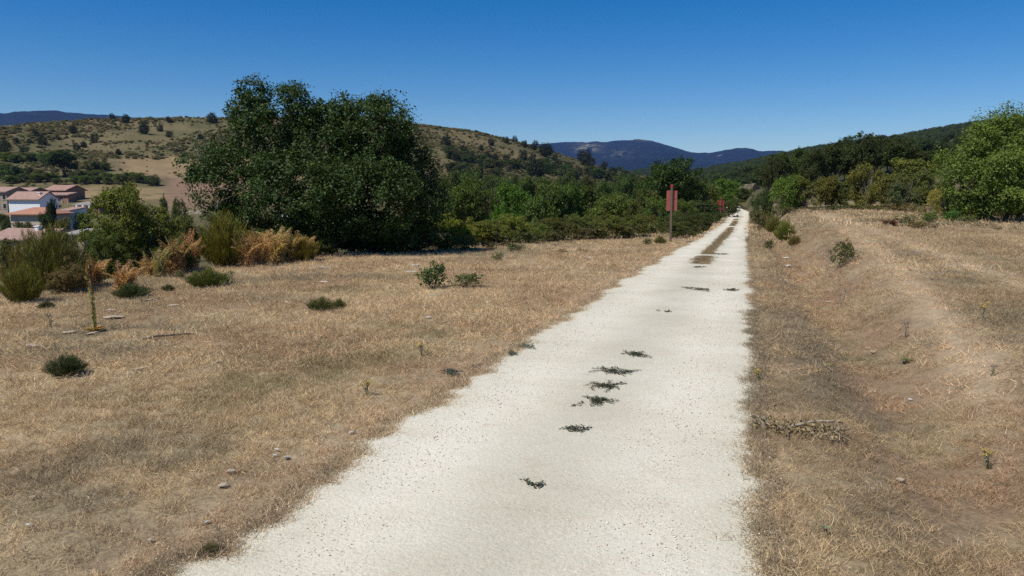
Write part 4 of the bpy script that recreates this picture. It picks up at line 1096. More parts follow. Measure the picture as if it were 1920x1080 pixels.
edge_plant('bush', 'hedge_bush', 'bluish grey-green bush in the right hand hedge', 'bush', 1692, 60, 340, 66, (.060, .076, .052))
edge_plant('bush', 'hedge_bush', 'olive bush mass high behind the bluish bush', 'bush', 1712, 78, 296, 90, (.098, .098, .034))
edge_plant('bush_fine', 'hedge_bush', 'dark shady bush at the track-side end of the right hedge', 'bush', 1434, 70, 340, 50, (.036, .050, .020))
edge_plant('bush', 'hedge_bush', 'straw-yellow broom at the left foot of the pale green tree', 'bush', 1755, 50, 352, 44, (.19, .165, .06))
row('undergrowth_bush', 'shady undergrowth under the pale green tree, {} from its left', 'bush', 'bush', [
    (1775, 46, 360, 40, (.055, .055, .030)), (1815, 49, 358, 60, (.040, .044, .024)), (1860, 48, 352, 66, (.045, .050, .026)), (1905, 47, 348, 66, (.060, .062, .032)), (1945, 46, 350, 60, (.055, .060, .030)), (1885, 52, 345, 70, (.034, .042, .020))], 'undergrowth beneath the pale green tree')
row('hedge_bramble', 'low brown-green bramble at the foot of the right hedge, {} from the track', 'bramble', 'shrub', [
    (1425, 56, 388, 34, (.070, .074, .034)), (1448, 58, 388, 44, (.080, .078, .038)), (1484, 59, 386, 46, (.062, .062, .032)), (1524, 60, 387, 50, (.055, .062, .030)), (1566, 60, 386, 50, (.062, .062, .032)), (1608, 60, 382, 56, (.080, .078, .038)), (1650, 60, 381, 56, (.090, .080, .040)), (1694, 58, 380, 56, (.092, .084, .044)), (1732, 55, 381, 50, (.100, .085, .046)), (1790, 46, 384, 50, (.110, .085, .050)), (1840, 45, 386, 50, (.085, .072, .042))], 'brambles along the right hedge foot')

# ------------------------------------------------------------------ trees on the far hillsides
HILL = [(139, 222, 11), (210, 224, 13), (238, 230, 17), (288, 217, 18), (271, 251, 22), (299, 246, 15), (318, 257, 14), (317, 229, 12), (397, 230, 22), (139, 250, 17), (67, 254, 13), (81, 271, 22), (56, 268, 11), (12, 287, 28), (46, 287, 18), (179, 266, 19), (158, 276, 13), (143, 283, 17), (222, 290, 12), (375, 262, 12), (30, 268, 12), (108, 262, 10),
        (836, 275, 22), (871, 288, 18), (920, 272, 12), (922, 283, 9), (948, 268, 11), (965, 267, 11), (983, 276, 12), (1001, 281, 17), (1021, 293, 28), (1041, 301, 12), (981, 301, 18), (999, 303, 15), (950, 301, 12), (901, 284, 11), (1095, 309, 25), (1109, 313, 20), (1002, 331, 36), (961, 288, 7), (884, 300, 16), (855, 303, 16), (1065, 322, 18), (1130, 322, 20), (930, 305, 14), (915, 297, 14), (1150, 330, 18), (1085, 330, 20), (1045, 318, 18)]
names = {0: 'small dark tree on the left skyline against the far mountain', 1: 'dark skyline tree left of a matching round tree on the left hill', 2: 'round dark tree just below the skyline, left hill', 3: 'lone round dark tree standing up on the left skyline', 4: 'large round dark tree high on the left hill', 8: 'dark round tree near the hilltop beside the oak crown', 13: 'dark tree cluster on the hillside at the left edge', 22: 'upright dark juniper on the slope right of the oak', 30: 'biggest dark tree clump on the ridge line right of the oak', 36: 'dark tree on the low end of the ridge right of the oak', 38: 'wide dark tree above the hedge right of the oak'}
_lft = sorted(i for i, q in enumerate(HILL) if q[0] < 600 and i not in names); _lft.sort(key=lambda i: HILL[i][0])
_rgt = sorted((i for i, q in enumerate(HILL) if q[0] >= 600 and i not in names), key=lambda i: HILL[i][0])
for i in _lft: names[i] = 'small dark tree on the left hillside above the village, %s from the left' % ORD[_lft.index(i)]
for i in _rgt: names[i] = 'small dark tree on the brown slope right of the oak, %s from the left' % ORD[_rgt.index(i)]
for i, (u, v, w) in enumerate(HILL):
    p, r = G(u, v + 1); wm = w * KW(u, r) * 1.08
    lab = names[i]
    plant('far', 'hillside_tree', lab, 'tree', p, wm * random.uniform(.85, 1.15), wm, (.015, .021, .012), 'dark trees on the left hill' if u < 600 else 'dark trees on the slope right of the oak', i % 2, ('crown', 'trunk'))
BAND = [(846, 298, 24), (862, 302, 22), (880, 308, 24), (900, 312, 22), (918, 318, 24), (938, 320, 22), (958, 324, 24), (975, 318, 20), (1020, 314, 20), (1035, 328, 24), (1055, 334, 24), (1075, 338, 22), (1105, 332, 22), (1120, 340, 24), (1145, 342, 22), (1165, 347, 20), (1185, 347, 20), (850, 324, 26), (870, 332, 28), (895, 336, 26), (925, 340, 26), (1172, 334, 18)]
BAND.sort()
for i, (u, v, w) in enumerate(BAND):
    p, r = G(u, v); wm = w * KW(u, r) * 1.3
    plant('bush', 'slope_bush', 'green bush in the band across the slope right of the oak, %s from the left' % ORD[i], 'bush', p, wm * random.uniform(.6, .85), wm, random.choice([(.036, .050, .024), (.046, .062, .026), (.040, .060, .026)]), 'green bushes across the slope')
VILL = [(122, 332, 54, 48, 'dark', 'tree', 'large dark tree behind the village'), (285, 348, 28, 20, 'dark', 'far', 'round bush at the edge of the straw field above the village'),
        (8, 424, 20, 22, (.060, .070, .028), 'bush', 'garden bush at the left edge below the houses'), (40, 428, 34, 18, (.050, .060, .030), 'bush', 'garden bush under the orange hipped roof'),
        (112, 379, 16, 12, (.034, .050, .022), 'far', 'garden bush below the upper house, left'), (138, 378, 14, 10, (.034, .050, .022), 'far', 'garden bush below the upper house, right'),
        (104, 426, 44, 26, (.110, .105, .034), 'bush', 'yellowish garden tree below the cypress-like tree'), (150, 430, 46, 30, (.060, .085, .030), 'bush', 'green garden tree beside the low grey roof'),
        (82, 436, 30, 24, (.150, .130, .040), 'bush', 'yellow-leaved garden bush above the nearest pink roof'), (165, 408, 28, 18, (.10, .105, .036), 'bush', 'garden bush right of the white yard wall')]
for (u, v, w, h, c, kd, lab) in VILL:
    p, r = G(u, v); k = KW(u, r)
    plant(kd, 'garden_tree', lab, 'tree', p, h * KH(u, r) * 1.05, w * k * (1.3 if kd == 'tree' else 1.1), c, None, None, ('crown', 'trunk'), kvar=.08)
GB = [(8, 322), (28, 330), (50, 326), (72, 332), (20, 344), (44, 342), (68, 343), (95, 340), (150, 338), (168, 336), (186, 337), (204, 339), (222, 340), (240, 341), (160, 346), (182, 345), (205, 346), (228, 346), (256, 343), (196, 318), (176, 322), (85, 306), (60, 304), (30, 306), (8, 302), (5, 335), (140, 344), (110, 346)]
for (u, v) in GB:
    p, r = G(u, v); k = KW(u, r) * 1.15
    plant('bush', 'hillfoot_bush', 'green bush of the belt at the hill foot behind the village', 'bush', p, random.uniform(12, 20) * k, random.uniform(24, 36) * k, random.choice([(.055, .072, .028), (.065, .085, .030), (.045, .060, .024)]), 'green belt behind the village')

def scrub_points(n, u0, u1, r0, r1, seed, lim=.45, sc=30):
    rng = np.random.default_rng(seed)
    a = az_of(u0) + (az_of(u1) - az_of(u0)) * rng.random(n); r = np.sqrt(r0 ** 2 + (r1 ** 2 - r0 ** 2) * rng.random(n))
    x, y = np.sin(a) * r, np.cos(a) * r
    d = fbm(x / sc, y / sc, 4, seed)
    return x, y, r, d, rng, (d + .25 * (rng.random(n) - .5)) > lim
def build_scrub():
    ks = [retag(m[0], M['scrub']) for m in PROTO['far']]
    P, S, T_ = [], [], []
    for (n, u0, u1, r0, r1, lim, seed) in ((36000, -320, 1250, 318, 640, .45, 131), (1500, -250, 700, 120, 320, .62, 133), (1500, 700, 1330, 150, 330, .40, 135)):
        x, y, r, d, rng, keep = scrub_points(n, u0, u1, r0, r1, seed, lim, 52)
        u = 960 + F * np.tan(np.arctan2(x, y) + YAW) / CP
        fld = (u > 205) & (u < 560) & (r > 325) & (r < 385) | (u > 100) & (u < 330) & (r > 255) & (r < 310) | (u < 320) & (r > 180) & (r < 262) | (u > 295) & (u < 470) & (r > 215) & (r < 340)
        keep &= ~(fld & (rng.random(n) > .05))
        x, y, d, r = x[keep], y[keep], d[keep], r[keep]
        P.append(np.stack([x, y, H(x, y) - .15], 1))
        s = (.5 + 1.5 * rng.random(len(x)) ** 2.5) * (.7 + .8 * (d - .3))
        S.append(np.stack([s * 1.6, s * 1.6, s * .9], 1))
        c = np.array([[.195, .192, .074], [.26, .21, .09], [.125, .142, .055], [.28, .20, .10], [.070, .092, .034]])[rng.choice(5, len(x), p=[.40, .30, .14, .15, .01])]
        T_.append(c * (.8 + .4 * rng.random((len(x), 1))))
    P = np.concatenate(P); S = np.concatenate(S); T_ = np.concatenate(T_); n = len(P)
    rng = np.random.default_rng(3)
    rot = np.zeros((n, 3)); rot[:, 2] = rng.random(n) * 6.28
    scatter('hillside_scrub', 'olive and brown scrub dotting the dry hillsides', P, rot, S, rng.integers(0, 4, n), T_, ks)
    P, S, T_ = [], [], []
    ks = [retag(m[0], M['scrub']) for m in PROTO['far'] + PROTO['tree']]
    WI = []
    for (n, u0, u1, r0, r1, lim, seed) in ((9500, 1290, 2250, 190, 900, .25, 141), (1800, 1150, 1420, 560, 1500, .3, 143)):
        x, y, r, d, rng, keep = scrub_points(n, u0, u1, r0, r1, seed, lim, 60)
        u = 960 + F * np.tan(np.arctan2(x, y) + YAW) / CP
        keep &= ~((np.abs(u - 1752) < 42) & (r > 230) & (r < 560))
        keep &= ~((u < 1420) & (r < 200))
        x, y, r = x[keep], y[keep], r[keep]
        WI.append(np.where(r < 420, 4 + rng.integers(0, 5, len(x)), rng.integers(0, 4, len(x))))
        P.append(np.stack([x, y, H(x, y) - .4], 1))
        s = 3.6 + 3.2 * rng.random(len(x)); S.append(np.stack([s * 1.05, s * 1.05, s], 1))
        c = np.array([[.052, .076, .026], [.066, .096, .030], [.088, .104, .034]])[rng.choice(3, len(x), p=[.55, .3, .15])]
        T_.append(c * (.8 + .4 * rng.random((len(x), 1))))
    P = np.concatenate(P); S = np.concatenate(S); T_ = np.concatenate(T_); n = len(P)
    rot = np.zeros((n, 3)); rot[:, 2] = rng.random(n) * 6.28
    scatter('far_wood', 'dark woodland covering the far slopes right of the track', P, rot, S, np.concatenate(WI), T_, ks)
build_scrub()

# ------------------------------------------------------------------ red trail signs seen from behind
def box_mesh(name, boxes, mat, bev=0.0):
    """boxes: list of (x0,x1,y0,y1,z0,z1)"""
    import bmesh
    bm = bmesh.new()
    for (x0, x1, y0, y1, z0, z1) in boxes:
        r_ = bmesh.ops.create_cube(bm, size=1.0)
        for v in r_['verts']: v.co = Vector(((x0 + x1) / 2 + v.co.x * (x1 - x0), (y0 + y1) / 2 + v.co.y * (y1 - y0), (z0 + z1) / 2 + v.co.z * (z1 - z0)))
    if bev: bmesh.ops.bevel(bm, geom=list(bm.edges), offset=bev, segments=1, affect='EDGES')
    me = bpy.data.meshes.new(name); bm.to_mesh(me); bm.free(); me.materials.append(mat)
    return me
def trail_sign(label, u, v, hpx, wpx, panel_frac, mat, rz):
    p, r = G(u, v); k = KW(u, r); h = hpx * KH(u, r); w = wpx * k
    o = root('trail_sign', label, 'sign', p, rz, group='red trail signs')
    pw = .044
    link('post', box_mesh('sign_post', [(-pw, pw, -pw, pw, -.3, h * .93)], M['post_wood'], .008), o)
    link('post_cap', box_mesh('sign_cap', [(-pw - .006, pw + .006, -pw - .006, pw + .006, h * .93, h)], M['red_dark'], .012), o)
    z0, z1 = h * panel_frac[0], h * panel_frac[1]; zm = z0 + (z1 - z0) * .58
    link('panel', box_mesh('sign_panel', [(-w * .46, w * .06, pw + .004, pw + .03, z0, z1)], mat, .004), o)
    link('panel', box_mesh('sign_panel', [(w * .065, w * .54, pw + .004, pw + .03, zm + .006, z1)], mat, .004), o)
    link('panel', box_mesh('sign_panel', [(w * .065, w * .54, pw + .004, pw + .03, z0, zm - .006)], mat, .004), o)
    link('crossbar', box_mesh('sign_crossbar', [(-w * .40, w * .48, pw + .031, pw + .07, z0 + .1, z0 + .16), (-w * .40, w * .48, pw + .031, pw + .07, z1 - .16, z1 - .1)], M['post_wood']), o)
trail_sign('nearer red trail sign on a weathered wooden post left of the track', 1257, 455, 108, 20, (.548, .895), M['red_paint'], R(8))
trail_sign('farther small dark red trail sign beside the track end', 1351, 411, 40, 11, (.43, .87), M['red_dark'], R(14))
p, r = G(1427, 417)
o = root('marker_post', 'thin pale marker post at the right track edge', 'post', p, 0)
link('post', box_mesh('marker', [(-.035, .035, -.035, .035, -.2, .62)], mat_simple('marker_paint', (.5, .5, .47), .6, .1), .006), o)
link('post_cap', box_mesh('marker_cap', [(-.04, .04, -.04, .04, .621, .70)], mat_simple('marker_tip', (.62, .62, .6), .5, .1), .006), o)

# ------------------------------------------------------------------ rock outcrop beyond the track end
def rock_mesh(rng, sub, rough):
    import bmesh
    bm = bmesh.new(); bmesh.ops.create_icosphere(bm, subdivisions=sub, radius=1)
    cuts = [(unit(rng.normal(size=3)), .5 + .35 * rng.random()) for _ in range(10)]
    for v in bm.verts:
        p_ = np.array(v.co); q = p_.copy()
        for n_, d_ in cuts:
            s_ = q @ n_
            if s_ > d_: q = q - n_ * (s_ - d_) * .85
        nn = float(fbm(np.array(p_[0] * 2.3 + p_[2] * 1.7), np.array(p_[1] * 2.3 - p_[2]), 4, 5)) - .5
        v.co = Vector(q * (1 + rough * nn))
    me = bpy.data.meshes.new('rock'); bm.to_mesh(me); bm.free()
    return me
rng = np.random.default_rng(55)
pr = at(1405, 160); k = 160 / F
me = rock_mesh(rng, 4, .5); me.materials.append(mat_simple('crag', (.105, .090, .062), .95, .45, 2.6, .1, .1, 'Object', (.15, .125, .085)))
o = link('rock_outcrop', me, None, pr + Vector((0, 0, 1.2)) + Vector((0, 0, (zv(1405, 372, 160) - pr.z))), (0, 0, .6), (20 * k, 16 * k, 24 * k))
tag(o, 'pale brown rock outcrop above the far end of the track', 'rock')

# ------------------------------------------------------------------ village
def mat_roof(name, col):
    m, ns, ln, bs = new_mat(name)
    tc = ns.new('ShaderNodeTexCoord')
    wv = nd(ns, 'ShaderNodeTexWave'); wv.bands_direction = 'X'; wv.inputs['Scale'].default_value = 1.3; wv.inputs['Distortion'].default_value = .3
    ln.new(tc.outputs['Object'], wv.inputs['Vector'])
    n = noise_tex(ns, ln, tc.outputs['Object'], 1.6, 5, .7)
    c = ramp(ns, ln, n, [(.3, tuple(x * .75 for x in col)), (.7, tuple(x * 1.2 for x in col))])
    ln.new(c, bs.inputs['Base Color']); bs.inputs['Roughness'].default_value = .85
    bump(ns, ln, bs, wv.outputs['Fac'], .6, .06)
    return m
M['roof_pink'] = mat_roof('pink_tiles', (.36, .225, .175)); M['roof_orange'] = mat_roof('orange_tiles', (.42, .20, .12)); M['roof_grey'] = mat_roof('grey_roof', (.30, .27, .24)); M['roof_red'] = mat_roof('red_tiles', (.36, .205, .16))
M['wall_white'] = mat_simple('white_render', (.88, .87, .85), .8, .03, 1); M['wall_stone'] = mat_simple('stone_wall', (.36, .28, .20), .9, .25, 1.5, .03); M['wall_cream'] = mat_simple('cream_wall', (.50, .40, .30), .85, .12, 1)
M['wall_brown'] = mat_simple('brown_wall', (.31, .175, .125), .9, .2, 1); M['glass'] = mat_simple('dark_glass', (.03, .035, .04), .15, .1, 1, 0, .5); M['frame'] = mat_simple('window_frame', (.55, .50, .44), .6, .1, 2)
def poly_mesh(name, verts, faces, mat):
    me = bpy.data.meshes.new(name); me.from_pydata([tuple(v) for v in verts], [], faces); me.update(); me.materials.append(mat); return me
HROT = R(6)
def house(name, label, u0, u1, r, base_v, eave_v, ridge_v, D, kind, wall, roofm, wins=(), chim=None, over=.45, extra=None, rz=HROT):
    """front wall spans photo columns u0..u1 at distance r"""
    uc = (u0 + u1) / 2; p = at(uc, r)
    W = (u1 - u0) * KW(uc, r) / .72
    zb = min(zv(uc, base_v, r), p.z + .3); he = zv(uc, eave_v, r) - zb; hr = zv(uc, ridge_v, r + D / 2) - zb
    hr = max(hr, he + .25 * D / 2)
    o = root(name, label, 'house', Vector((p.x, p.y, zb)), rz)
    w2 = W / 2; t = .22
    if kind == 'gable':
        vs = [(-w2, 0, -3), (w2, 0, -3), (w2, D, -3), (-w2, D, -3), (-w2, 0, he), (w2, 0, he), (w2, D, he), (-w2, D, he), (-w2, D / 2, hr), (w2, D / 2, hr)]
        fs = [(0, 1, 5, 4), (2, 3, 7, 6), (1, 2, 6, 9, 5), (3, 0, 4, 8, 7), (3, 2, 1, 0)]
        sl = (hr - he) / (D / 2); a, b = -w2 - .3, w2 + .3; ze = he - over * sl
        rv = [(a, -over, ze + .03), (b, -over, ze + .03), (b, D / 2, hr + .03), (a, D / 2, hr + .03), (b, D + over, ze + .03), (a, D + over, ze + .03)]
        rv += [(x, y, z + t) for x, y, z in rv]
        rf = [(6, 7, 8, 9), (9, 8, 10, 11), (1, 0, 3, 2), (2, 3, 5, 4), (0, 1, 7, 6), (5, 11, 10, 4), (1, 2, 8, 7), (2, 4, 10, 8), (0, 6, 9, 3), (3, 9, 11, 5)]
    elif kind == 'hip':
        vs = [(-w2, 0, -3), (w2, 0, -3), (w2, D, -3), (-w2, D, -3), (-w2, 0, he), (w2, 0, he), (w2, D, he), (-w2, D, he)]
        fs = [(0, 1, 5, 4), (1, 2, 6, 5), (2, 3, 7, 6), (3, 0, 4, 7), (3, 2, 1, 0)]
        g = w2 * .42; e = over
        rv = [(-w2 - e, -e, he), (w2 + e, -e, he), (w2 + e, D + e, he), (-w2 - e, D + e, he), (-g, D / 2, hr), (g, D / 2, hr), (-w2 - e, -e, he - t), (w2 + e, -e, he - t), (w2 + e, D + e, he - t), (-w2 - e, D + e, he - t)]
        rf = [(0, 1, 5, 4), (1, 2, 5), (2, 3, 4, 5), (3, 0, 4), (6, 7, 1, 0), (7, 8, 2, 1), (8, 9, 3, 2), (9, 6, 0, 3), (9, 8, 7, 6)]
        he_ = he
    else:                       # single slope falling to the front
        vs = [(-w2, 0, -3), (w2, 0, -3), (w2, D, -3), (-w2, D, -3), (-w2, 0, he), (w2, 0, he), (w2, D, hr), (-w2, D, hr)]
        fs = [(0, 1, 5, 4), (1, 2, 6, 5), (2, 3, 7, 6), (3, 0, 4, 7), (3, 2, 1, 0)]
        sl = (hr - he) / D
        rv = [(-w2 - .25, -over, he - over * sl + .03), (w2 + .25, -over, he - over * sl + .03), (w2 + .25, D + .2, hr + .2 * sl + .03), (-w2 - .25, D + .2, hr + .2 * sl + .03)]
        rv += [(x, y, z + t) for x, y, z in rv]
        rf = [(4, 5, 6, 7), (3, 2, 1, 0), (0, 1, 5, 4), (1, 2, 6, 5), (2, 3, 7, 6), (3, 0, 4, 7)]
    link('wall', poly_mesh('house_wall', vs, fs, wall), o)
    rf_o = link('roof', poly_mesh('house_roof', rv, rf, roofm), o)
    for (fx, fz, ww, wh) in wins:
        x = fx * W; z = fz * he
        wo = link('window', box_mesh('window_frame', [(x - ww / 2 - .08, x - ww / 2, -.05, .02, z - wh / 2, z + wh / 2), (x + ww / 2, x + ww / 2 + .08, -.05, .02, z - wh / 2, z + wh / 2), (x - ww / 2 - .08, x + ww / 2 + .08, -.06, .02, z + wh / 2, z + wh / 2 + .08), (x - ww / 2 - .12, x + ww / 2 + .12, -.09, .02, z - wh / 2 - .1, z - wh / 2)], M['frame']), o)
        link('pane', box_mesh('window_pane', [(x - ww / 2, x + ww / 2, -.02, .01, z - wh / 2, z + wh / 2)], M['glass']), wo)
    if chim:
        cx, cy, ch, cw = chim
        zz = hr if abs(cy - .5) < .1 else he + (hr - he) * min(cy, 1) * (2 if kind != 'shed' else 1)
        ck = link('chimney', box_mesh('chimney', [(cx * W - cw, cx * W + cw, cy * D - cw, cy * D + cw, zz - .8, zz + ch)], M['wall_white']), o)
        link('chimney_cap', box_mesh('chimney_cap', [(cx * W - cw - .12, cx * W + cw + .12, cy * D - cw - .12, cy * D + cw + .12, zz + ch, zz + ch + .15)], M['wall_white']), o)
    return o, W, he, D
house('white_house', 'white-walled house with pink tiled roof, brightest wall in the village', 15, 72, 205, 404, 373.5, 361, 5.5, 'gable', M['wall_white'], M['roof_pink'], [(.40, .22, .7, .8)], (.34, .3, .5, .25))
house('hipped_house', 'house with orange hipped roof in front of the white wall', 16, 73, 188, 418, 401, 388.5, 8, 'hip', M['wall_cream'], M['roof_orange'], [(-.25, .45, .8, 1.0), (.25, .45, .8, 1.0)], None, .7)
house('terraced_house', 'upper house with red roof and shaded terrace, farthest right of the village', 86, 125, 262, 373, 356, 348.5, 7, 'gable', M['wall_brown'], M['roof_red'], [(-.28, .62, 1.2, 1.3), (.05, .62, 1.2, 1.3), (.33, .62, 1.0, 1.3)], None, .9)
house('terrace_lean_to', 'pink lean-to roof in front of the upper red-roofed house', 86, 126, 257, 374, 366, 362.2, 3.2, 'shed', M['wall_brown'], M['roof_pink'], [(-.2, .4, 1.2, 1.2), (.2, .4, 1.2, 1.2)])
house('long_house', 'brown house with long pink roof behind the white house', 11, 54, 246, 380, 360, 353, 7, 'gable', M['wall_brown'], M['roof_pink'], [(-.3, .5, .9, 1.1), (0, .5, .9, 1.1), (.3, .5, .9, 1.1)])
house('stone_house', 'stone house with many windows at the left picture edge', -30, 12, 232, 398, 360, 352, 7, 'gable', M['wall_stone'], M['roof_pink'], [(.1, .75, .9, 1.2), (.38, .75, .9, 1.2), (.1, .3, .9, 1.2), (.38, .3, .9, 1.2)])
house('annexe', 'small annexe with pink roof right of the white wall', 73, 84, 210, 394, 388, 379, 4, 'gable', M['wall_brown'], M['roof_pink'], [(.1, .5, .7, .8)])
house('yard_shed', 'low white yard building right of the cypress-like tree', 106, 128, 200, 412, 396, 394, 5, 'shed', M['wall_white'], M['roof_pink'], [(.3, .6, .6, .7)])
house('arcade_shed', 'long low shed with dark roof and pale pillars below the straw field', 138, 182, 228, 394, 385, 380.5, 5, 'shed', M['wall_brown'], M['roof_grey'], [])
pp = at(160, 227)
for q in range(4):
    uu = 142 + q * 12; pq = at(uu, 226.0 + q * .55)
    zz = zv(uu, 394, 226)
    o = root('shed_pillar', 'pale pillar under the long low shed eave, %s from the left' % ORD[q], 'pillar', Vector((pq.x, pq.y, zz)), HROT, group='pillars of the long low shed')
    link('shaft', box_mesh('pillar_shaft', [(-.22, .22, -.22, .22, -1.5, 1.25)], M['wall_white'], .02), o)
house('near_house', 'nearest pink roof peeping over the broom, white chimney', -30, 72, 150, 456, 450, 431, 9, 'gable', M['wall_cream'], M['roof_pink'], [], (.10, .42, .55, .38))
house('low_shed', 'low grey-roofed shed behind the big leafy bush', 120, 150, 140, 446, 440, 433, 4, 'shed', M['wall_stone'], M['roof_grey'], [])
house('white_cottage', 'small white cottage glimpsed through the gap in the oak', 530, 580, 190, 402, 394, 388, 5, 'gable', M['wall_white'], M['roof_pink'], [(-.2, .5, .8, 1.0), (.25, .5, .8, 1.0)])
edge_plant('bush', 'garden_bush', 'garden bush in front of the nearest pink roof, left', 'bush', 12, 118, 447, 60, (.080, .085, .036))
edge_plant('bush', 'garden_bush', 'garden bush in front of the nearest pink roof, right', 'bush', 62, 116, 443, 56, (.075, .085, .034))
edge_plant('bush', 'garden_bush', 'garden bush beside the low grey-roofed shed', 'bush', 112, 122, 432, 46, (.070, .085, .034))
edge_plant('tree', 'cypress_tree', 'dark cypress-like tree between the village houses', 'tree', 93, 176, 371, 24, (.026, .038, .018), None, 0, ('crown', 'trunk'))
edge_plant('bush', 'garden_bush', 'round dark bush at the foot of the cypress-like tree', 'bush', 86, 173, 400, 36, (.034, .048, .022))
edge_plant('bush', 'garden_bush', 'yellow-leaved garden tree right below the cypress-like tree', 'bush', 108, 166, 408, 40, (.100, .098, .034))
edge_plant('bush', 'garden_bush', 'green garden bush under the front wall of the orange-roofed house', 'bush', 44, 168, 414, 46, (.056, .066, .030))
edge_plant('bush', 'garden_bush', 'leafy garden bush left of the orange-roofed house', 'bush', 4, 172, 408, 26, (.060, .072, .030))
edge_plant('bush', 'garden_bush', 'low yellowish bush right of the nearest pink roof', 'bush', 88, 140, 424, 40, (.120, .110, .038))
def wall_strip(label, pts, h, mat, name='garden_wall'):
    P_ = [G(u, v)[0] for u, v in pts]
    V_, F_ = [], []
    for i, q in enumerate(P_):
        d = (P_[min(i + 1, len(P_) - 1)] - P_[max(i - 1, 0)]); n_ = Vector((-d.y, d.x, 0)).normalized() * .15
        V_ += [q + n_ + Vector((0, 0, -.6)), q - n_ + Vector((0, 0, -.6)), q - n_ + Vector((0, 0, h)), q + n_ + Vector((0, 0, h))]
    for i in range(len(P_) - 1):
        a = i * 4; b = a + 4
        for j in range(4): F_.append((a + j, a + (j + 1) % 4, b + (j + 1) % 4, b + j))
    F_ += [(3, 2, 1, 0), (len(V_) - 4, len(V_) - 3, len(V_) - 2, len(V_) - 1)]
    return tag(link(name, poly_mesh(name, V_, F_, mat)), label, 'wall')
wall_strip('long pale boundary wall in the valley left of the oak', [(330, 403), (350, 402), (375, 401), (400, 401), (430, 401)], .8, M['wall_cream'])
wall_strip('white garden wall right of the low yard building', [(129, 411), (134, 411), (140, 412)], 2.0, M['wall_white'])
wall_strip('stone garden wall below the upper red-roofed house', [(84, 379), (100, 379), (118, 380)], .9, M['wall_cream'])
for (u, v, h, lab) in ((55, 449, 25, 'slim pole rising in front of the nearest pink roof'), (223, 322, 20, 'utility pole standing in the straw field on the hill'), (129, 404, 26, 'slim pole by the white garden wall')):
    p, r = G(u, v); k = KH(u, r)
    if r > 240 or True:
        o = root('utility_pole', lab, 'pole', p, HROT)
        link('pole', tube_mesh('pole', [(np.array([[0, 0, -.4], [0, 0, h * k * .5], [0, 0, h * k]]), np.array([.13, .11, .09]))], M['dead_wood'], 8), o)
        link('crossarm', box_mesh('crossarm', [(-.6, .6, -.06, .06, h * k * .9, h * k * .9 + .14)], M['post_wood']), o)

# ------------------------------------------------------------------ small plants
def flat_weed(rng, stems, length, leaf):
    polys, C, A, S = [], [], [], []
    for i in range(stems):
        a = rng.random() * 6.28; L = length * (.25 + .75 * rng.random() ** 1.5)
        n = 7; t = np.linspace(0, 1, n); b = rng.normal() * .6
        P_ = np.stack([np.cos(a + b * t) * L * t, np.sin(a + b * t) * L * t, .006 + .008 * np.sin(t * 3.1) + 0 * t], 1)
        P_[:, :2] += rng.normal(size=2) * length * .22
        polys.append((P_, np.linspace(.003, .0015, n)))
        m_ = int(26 * L / length) + 6
        q = rng.random(m_); ix = (q * (n - 1)).astype(int)
        C.append(P_[ix] + rng.normal(size=(m_, 3)) * np.array([.012, .012, .004])); A.append(rng.normal(size=(m_, 3)) * np.array([1, 1, .3])); S.append(leaf * (.6 + .8 * rng.random(m_)))
    C = np.concatenate(C); A = np.concatenate(A); S = np.concatenate(S); C[:, 2] = np.abs(C[:, 2]) + .004
    v, f = leaf_geo(C, A, rng.normal(size=C.shape) * .3 + np.array([0, 0, 1]), S, .5, .1)
    v[:, 2] = np.maximum(v[:, 2], .004)
    return mesh_np('weed_leaves', v, [f], M['leaf_soft'], face_attr=rng.random(len(f)) * .8), tube_mesh('weed_stems', polys, M['bark'], 4)
WEED = [(1190, 669, 44, 26, 34, 'farthest of the dark weed mats in the line along the track'), (1157, 702, 50, 30, 34, 'second dark weed mat of the line, from the far end'), (1138, 728, 58, 34, 34, 'third and widest dark weed mat of the line'), (1118, 757, 50, 24, 30, 'nearest dark weed mat of the line along the track'),
        (1081, 812, 54, 16, 13, 'sparse branching weed just below the dark weed line'), (995, 916, 60, 5, 5, 'thin creeping weed stem nearest the camera on the track'), (987, 652, 44, 14, 18, 'grey-green weed creeping over the left track edge, farther'), (962, 668, 42, 10, 16, 'grey-green weed creeping over the left track edge, nearer'),
        (1250, 588, 24, 5, 10, 'tiny dark weed in the middle of the track'), (1305, 545, 64, 10, 16, 'thin scattered weed patch across the track'), (1375, 547, 48, 6, 10, 'thin weed traces near the right track edge'), (1312, 503, 22, 6, 12, 'small dark weed before the grass strip on the track'), (846, 703, 46, 14, 34, 'grey-green weed mat in the verge left of the track'), (1350, 478, 50, 30, 16, 'dark weed mat at the start of the grass strip')]
for i, (u, v, w, hh, st, lab) in enumerate(WEED):
    rng = np.random.default_rng(900 + i)
    p, r = G(u, v); L = w * KW(u, r) * (.86 if i < 4 else .68)
    lm, sm = flat_weed(rng, max(int(st * .62), 4), 1.0 * max(L, .05), .019 if r < 12 else .036)
    o = root('creeping_weed', lab, 'weed', p + Vector((0, 0, .014 + .0003 * p.y)), rng.random() * 6.28, group='weeds on the track')
    c = (.085, .092, .062) if i not in (6, 7, 12) else (.13, .15, .115)
    link('leaves', lm, o, color=c); link('stems', sm, o)
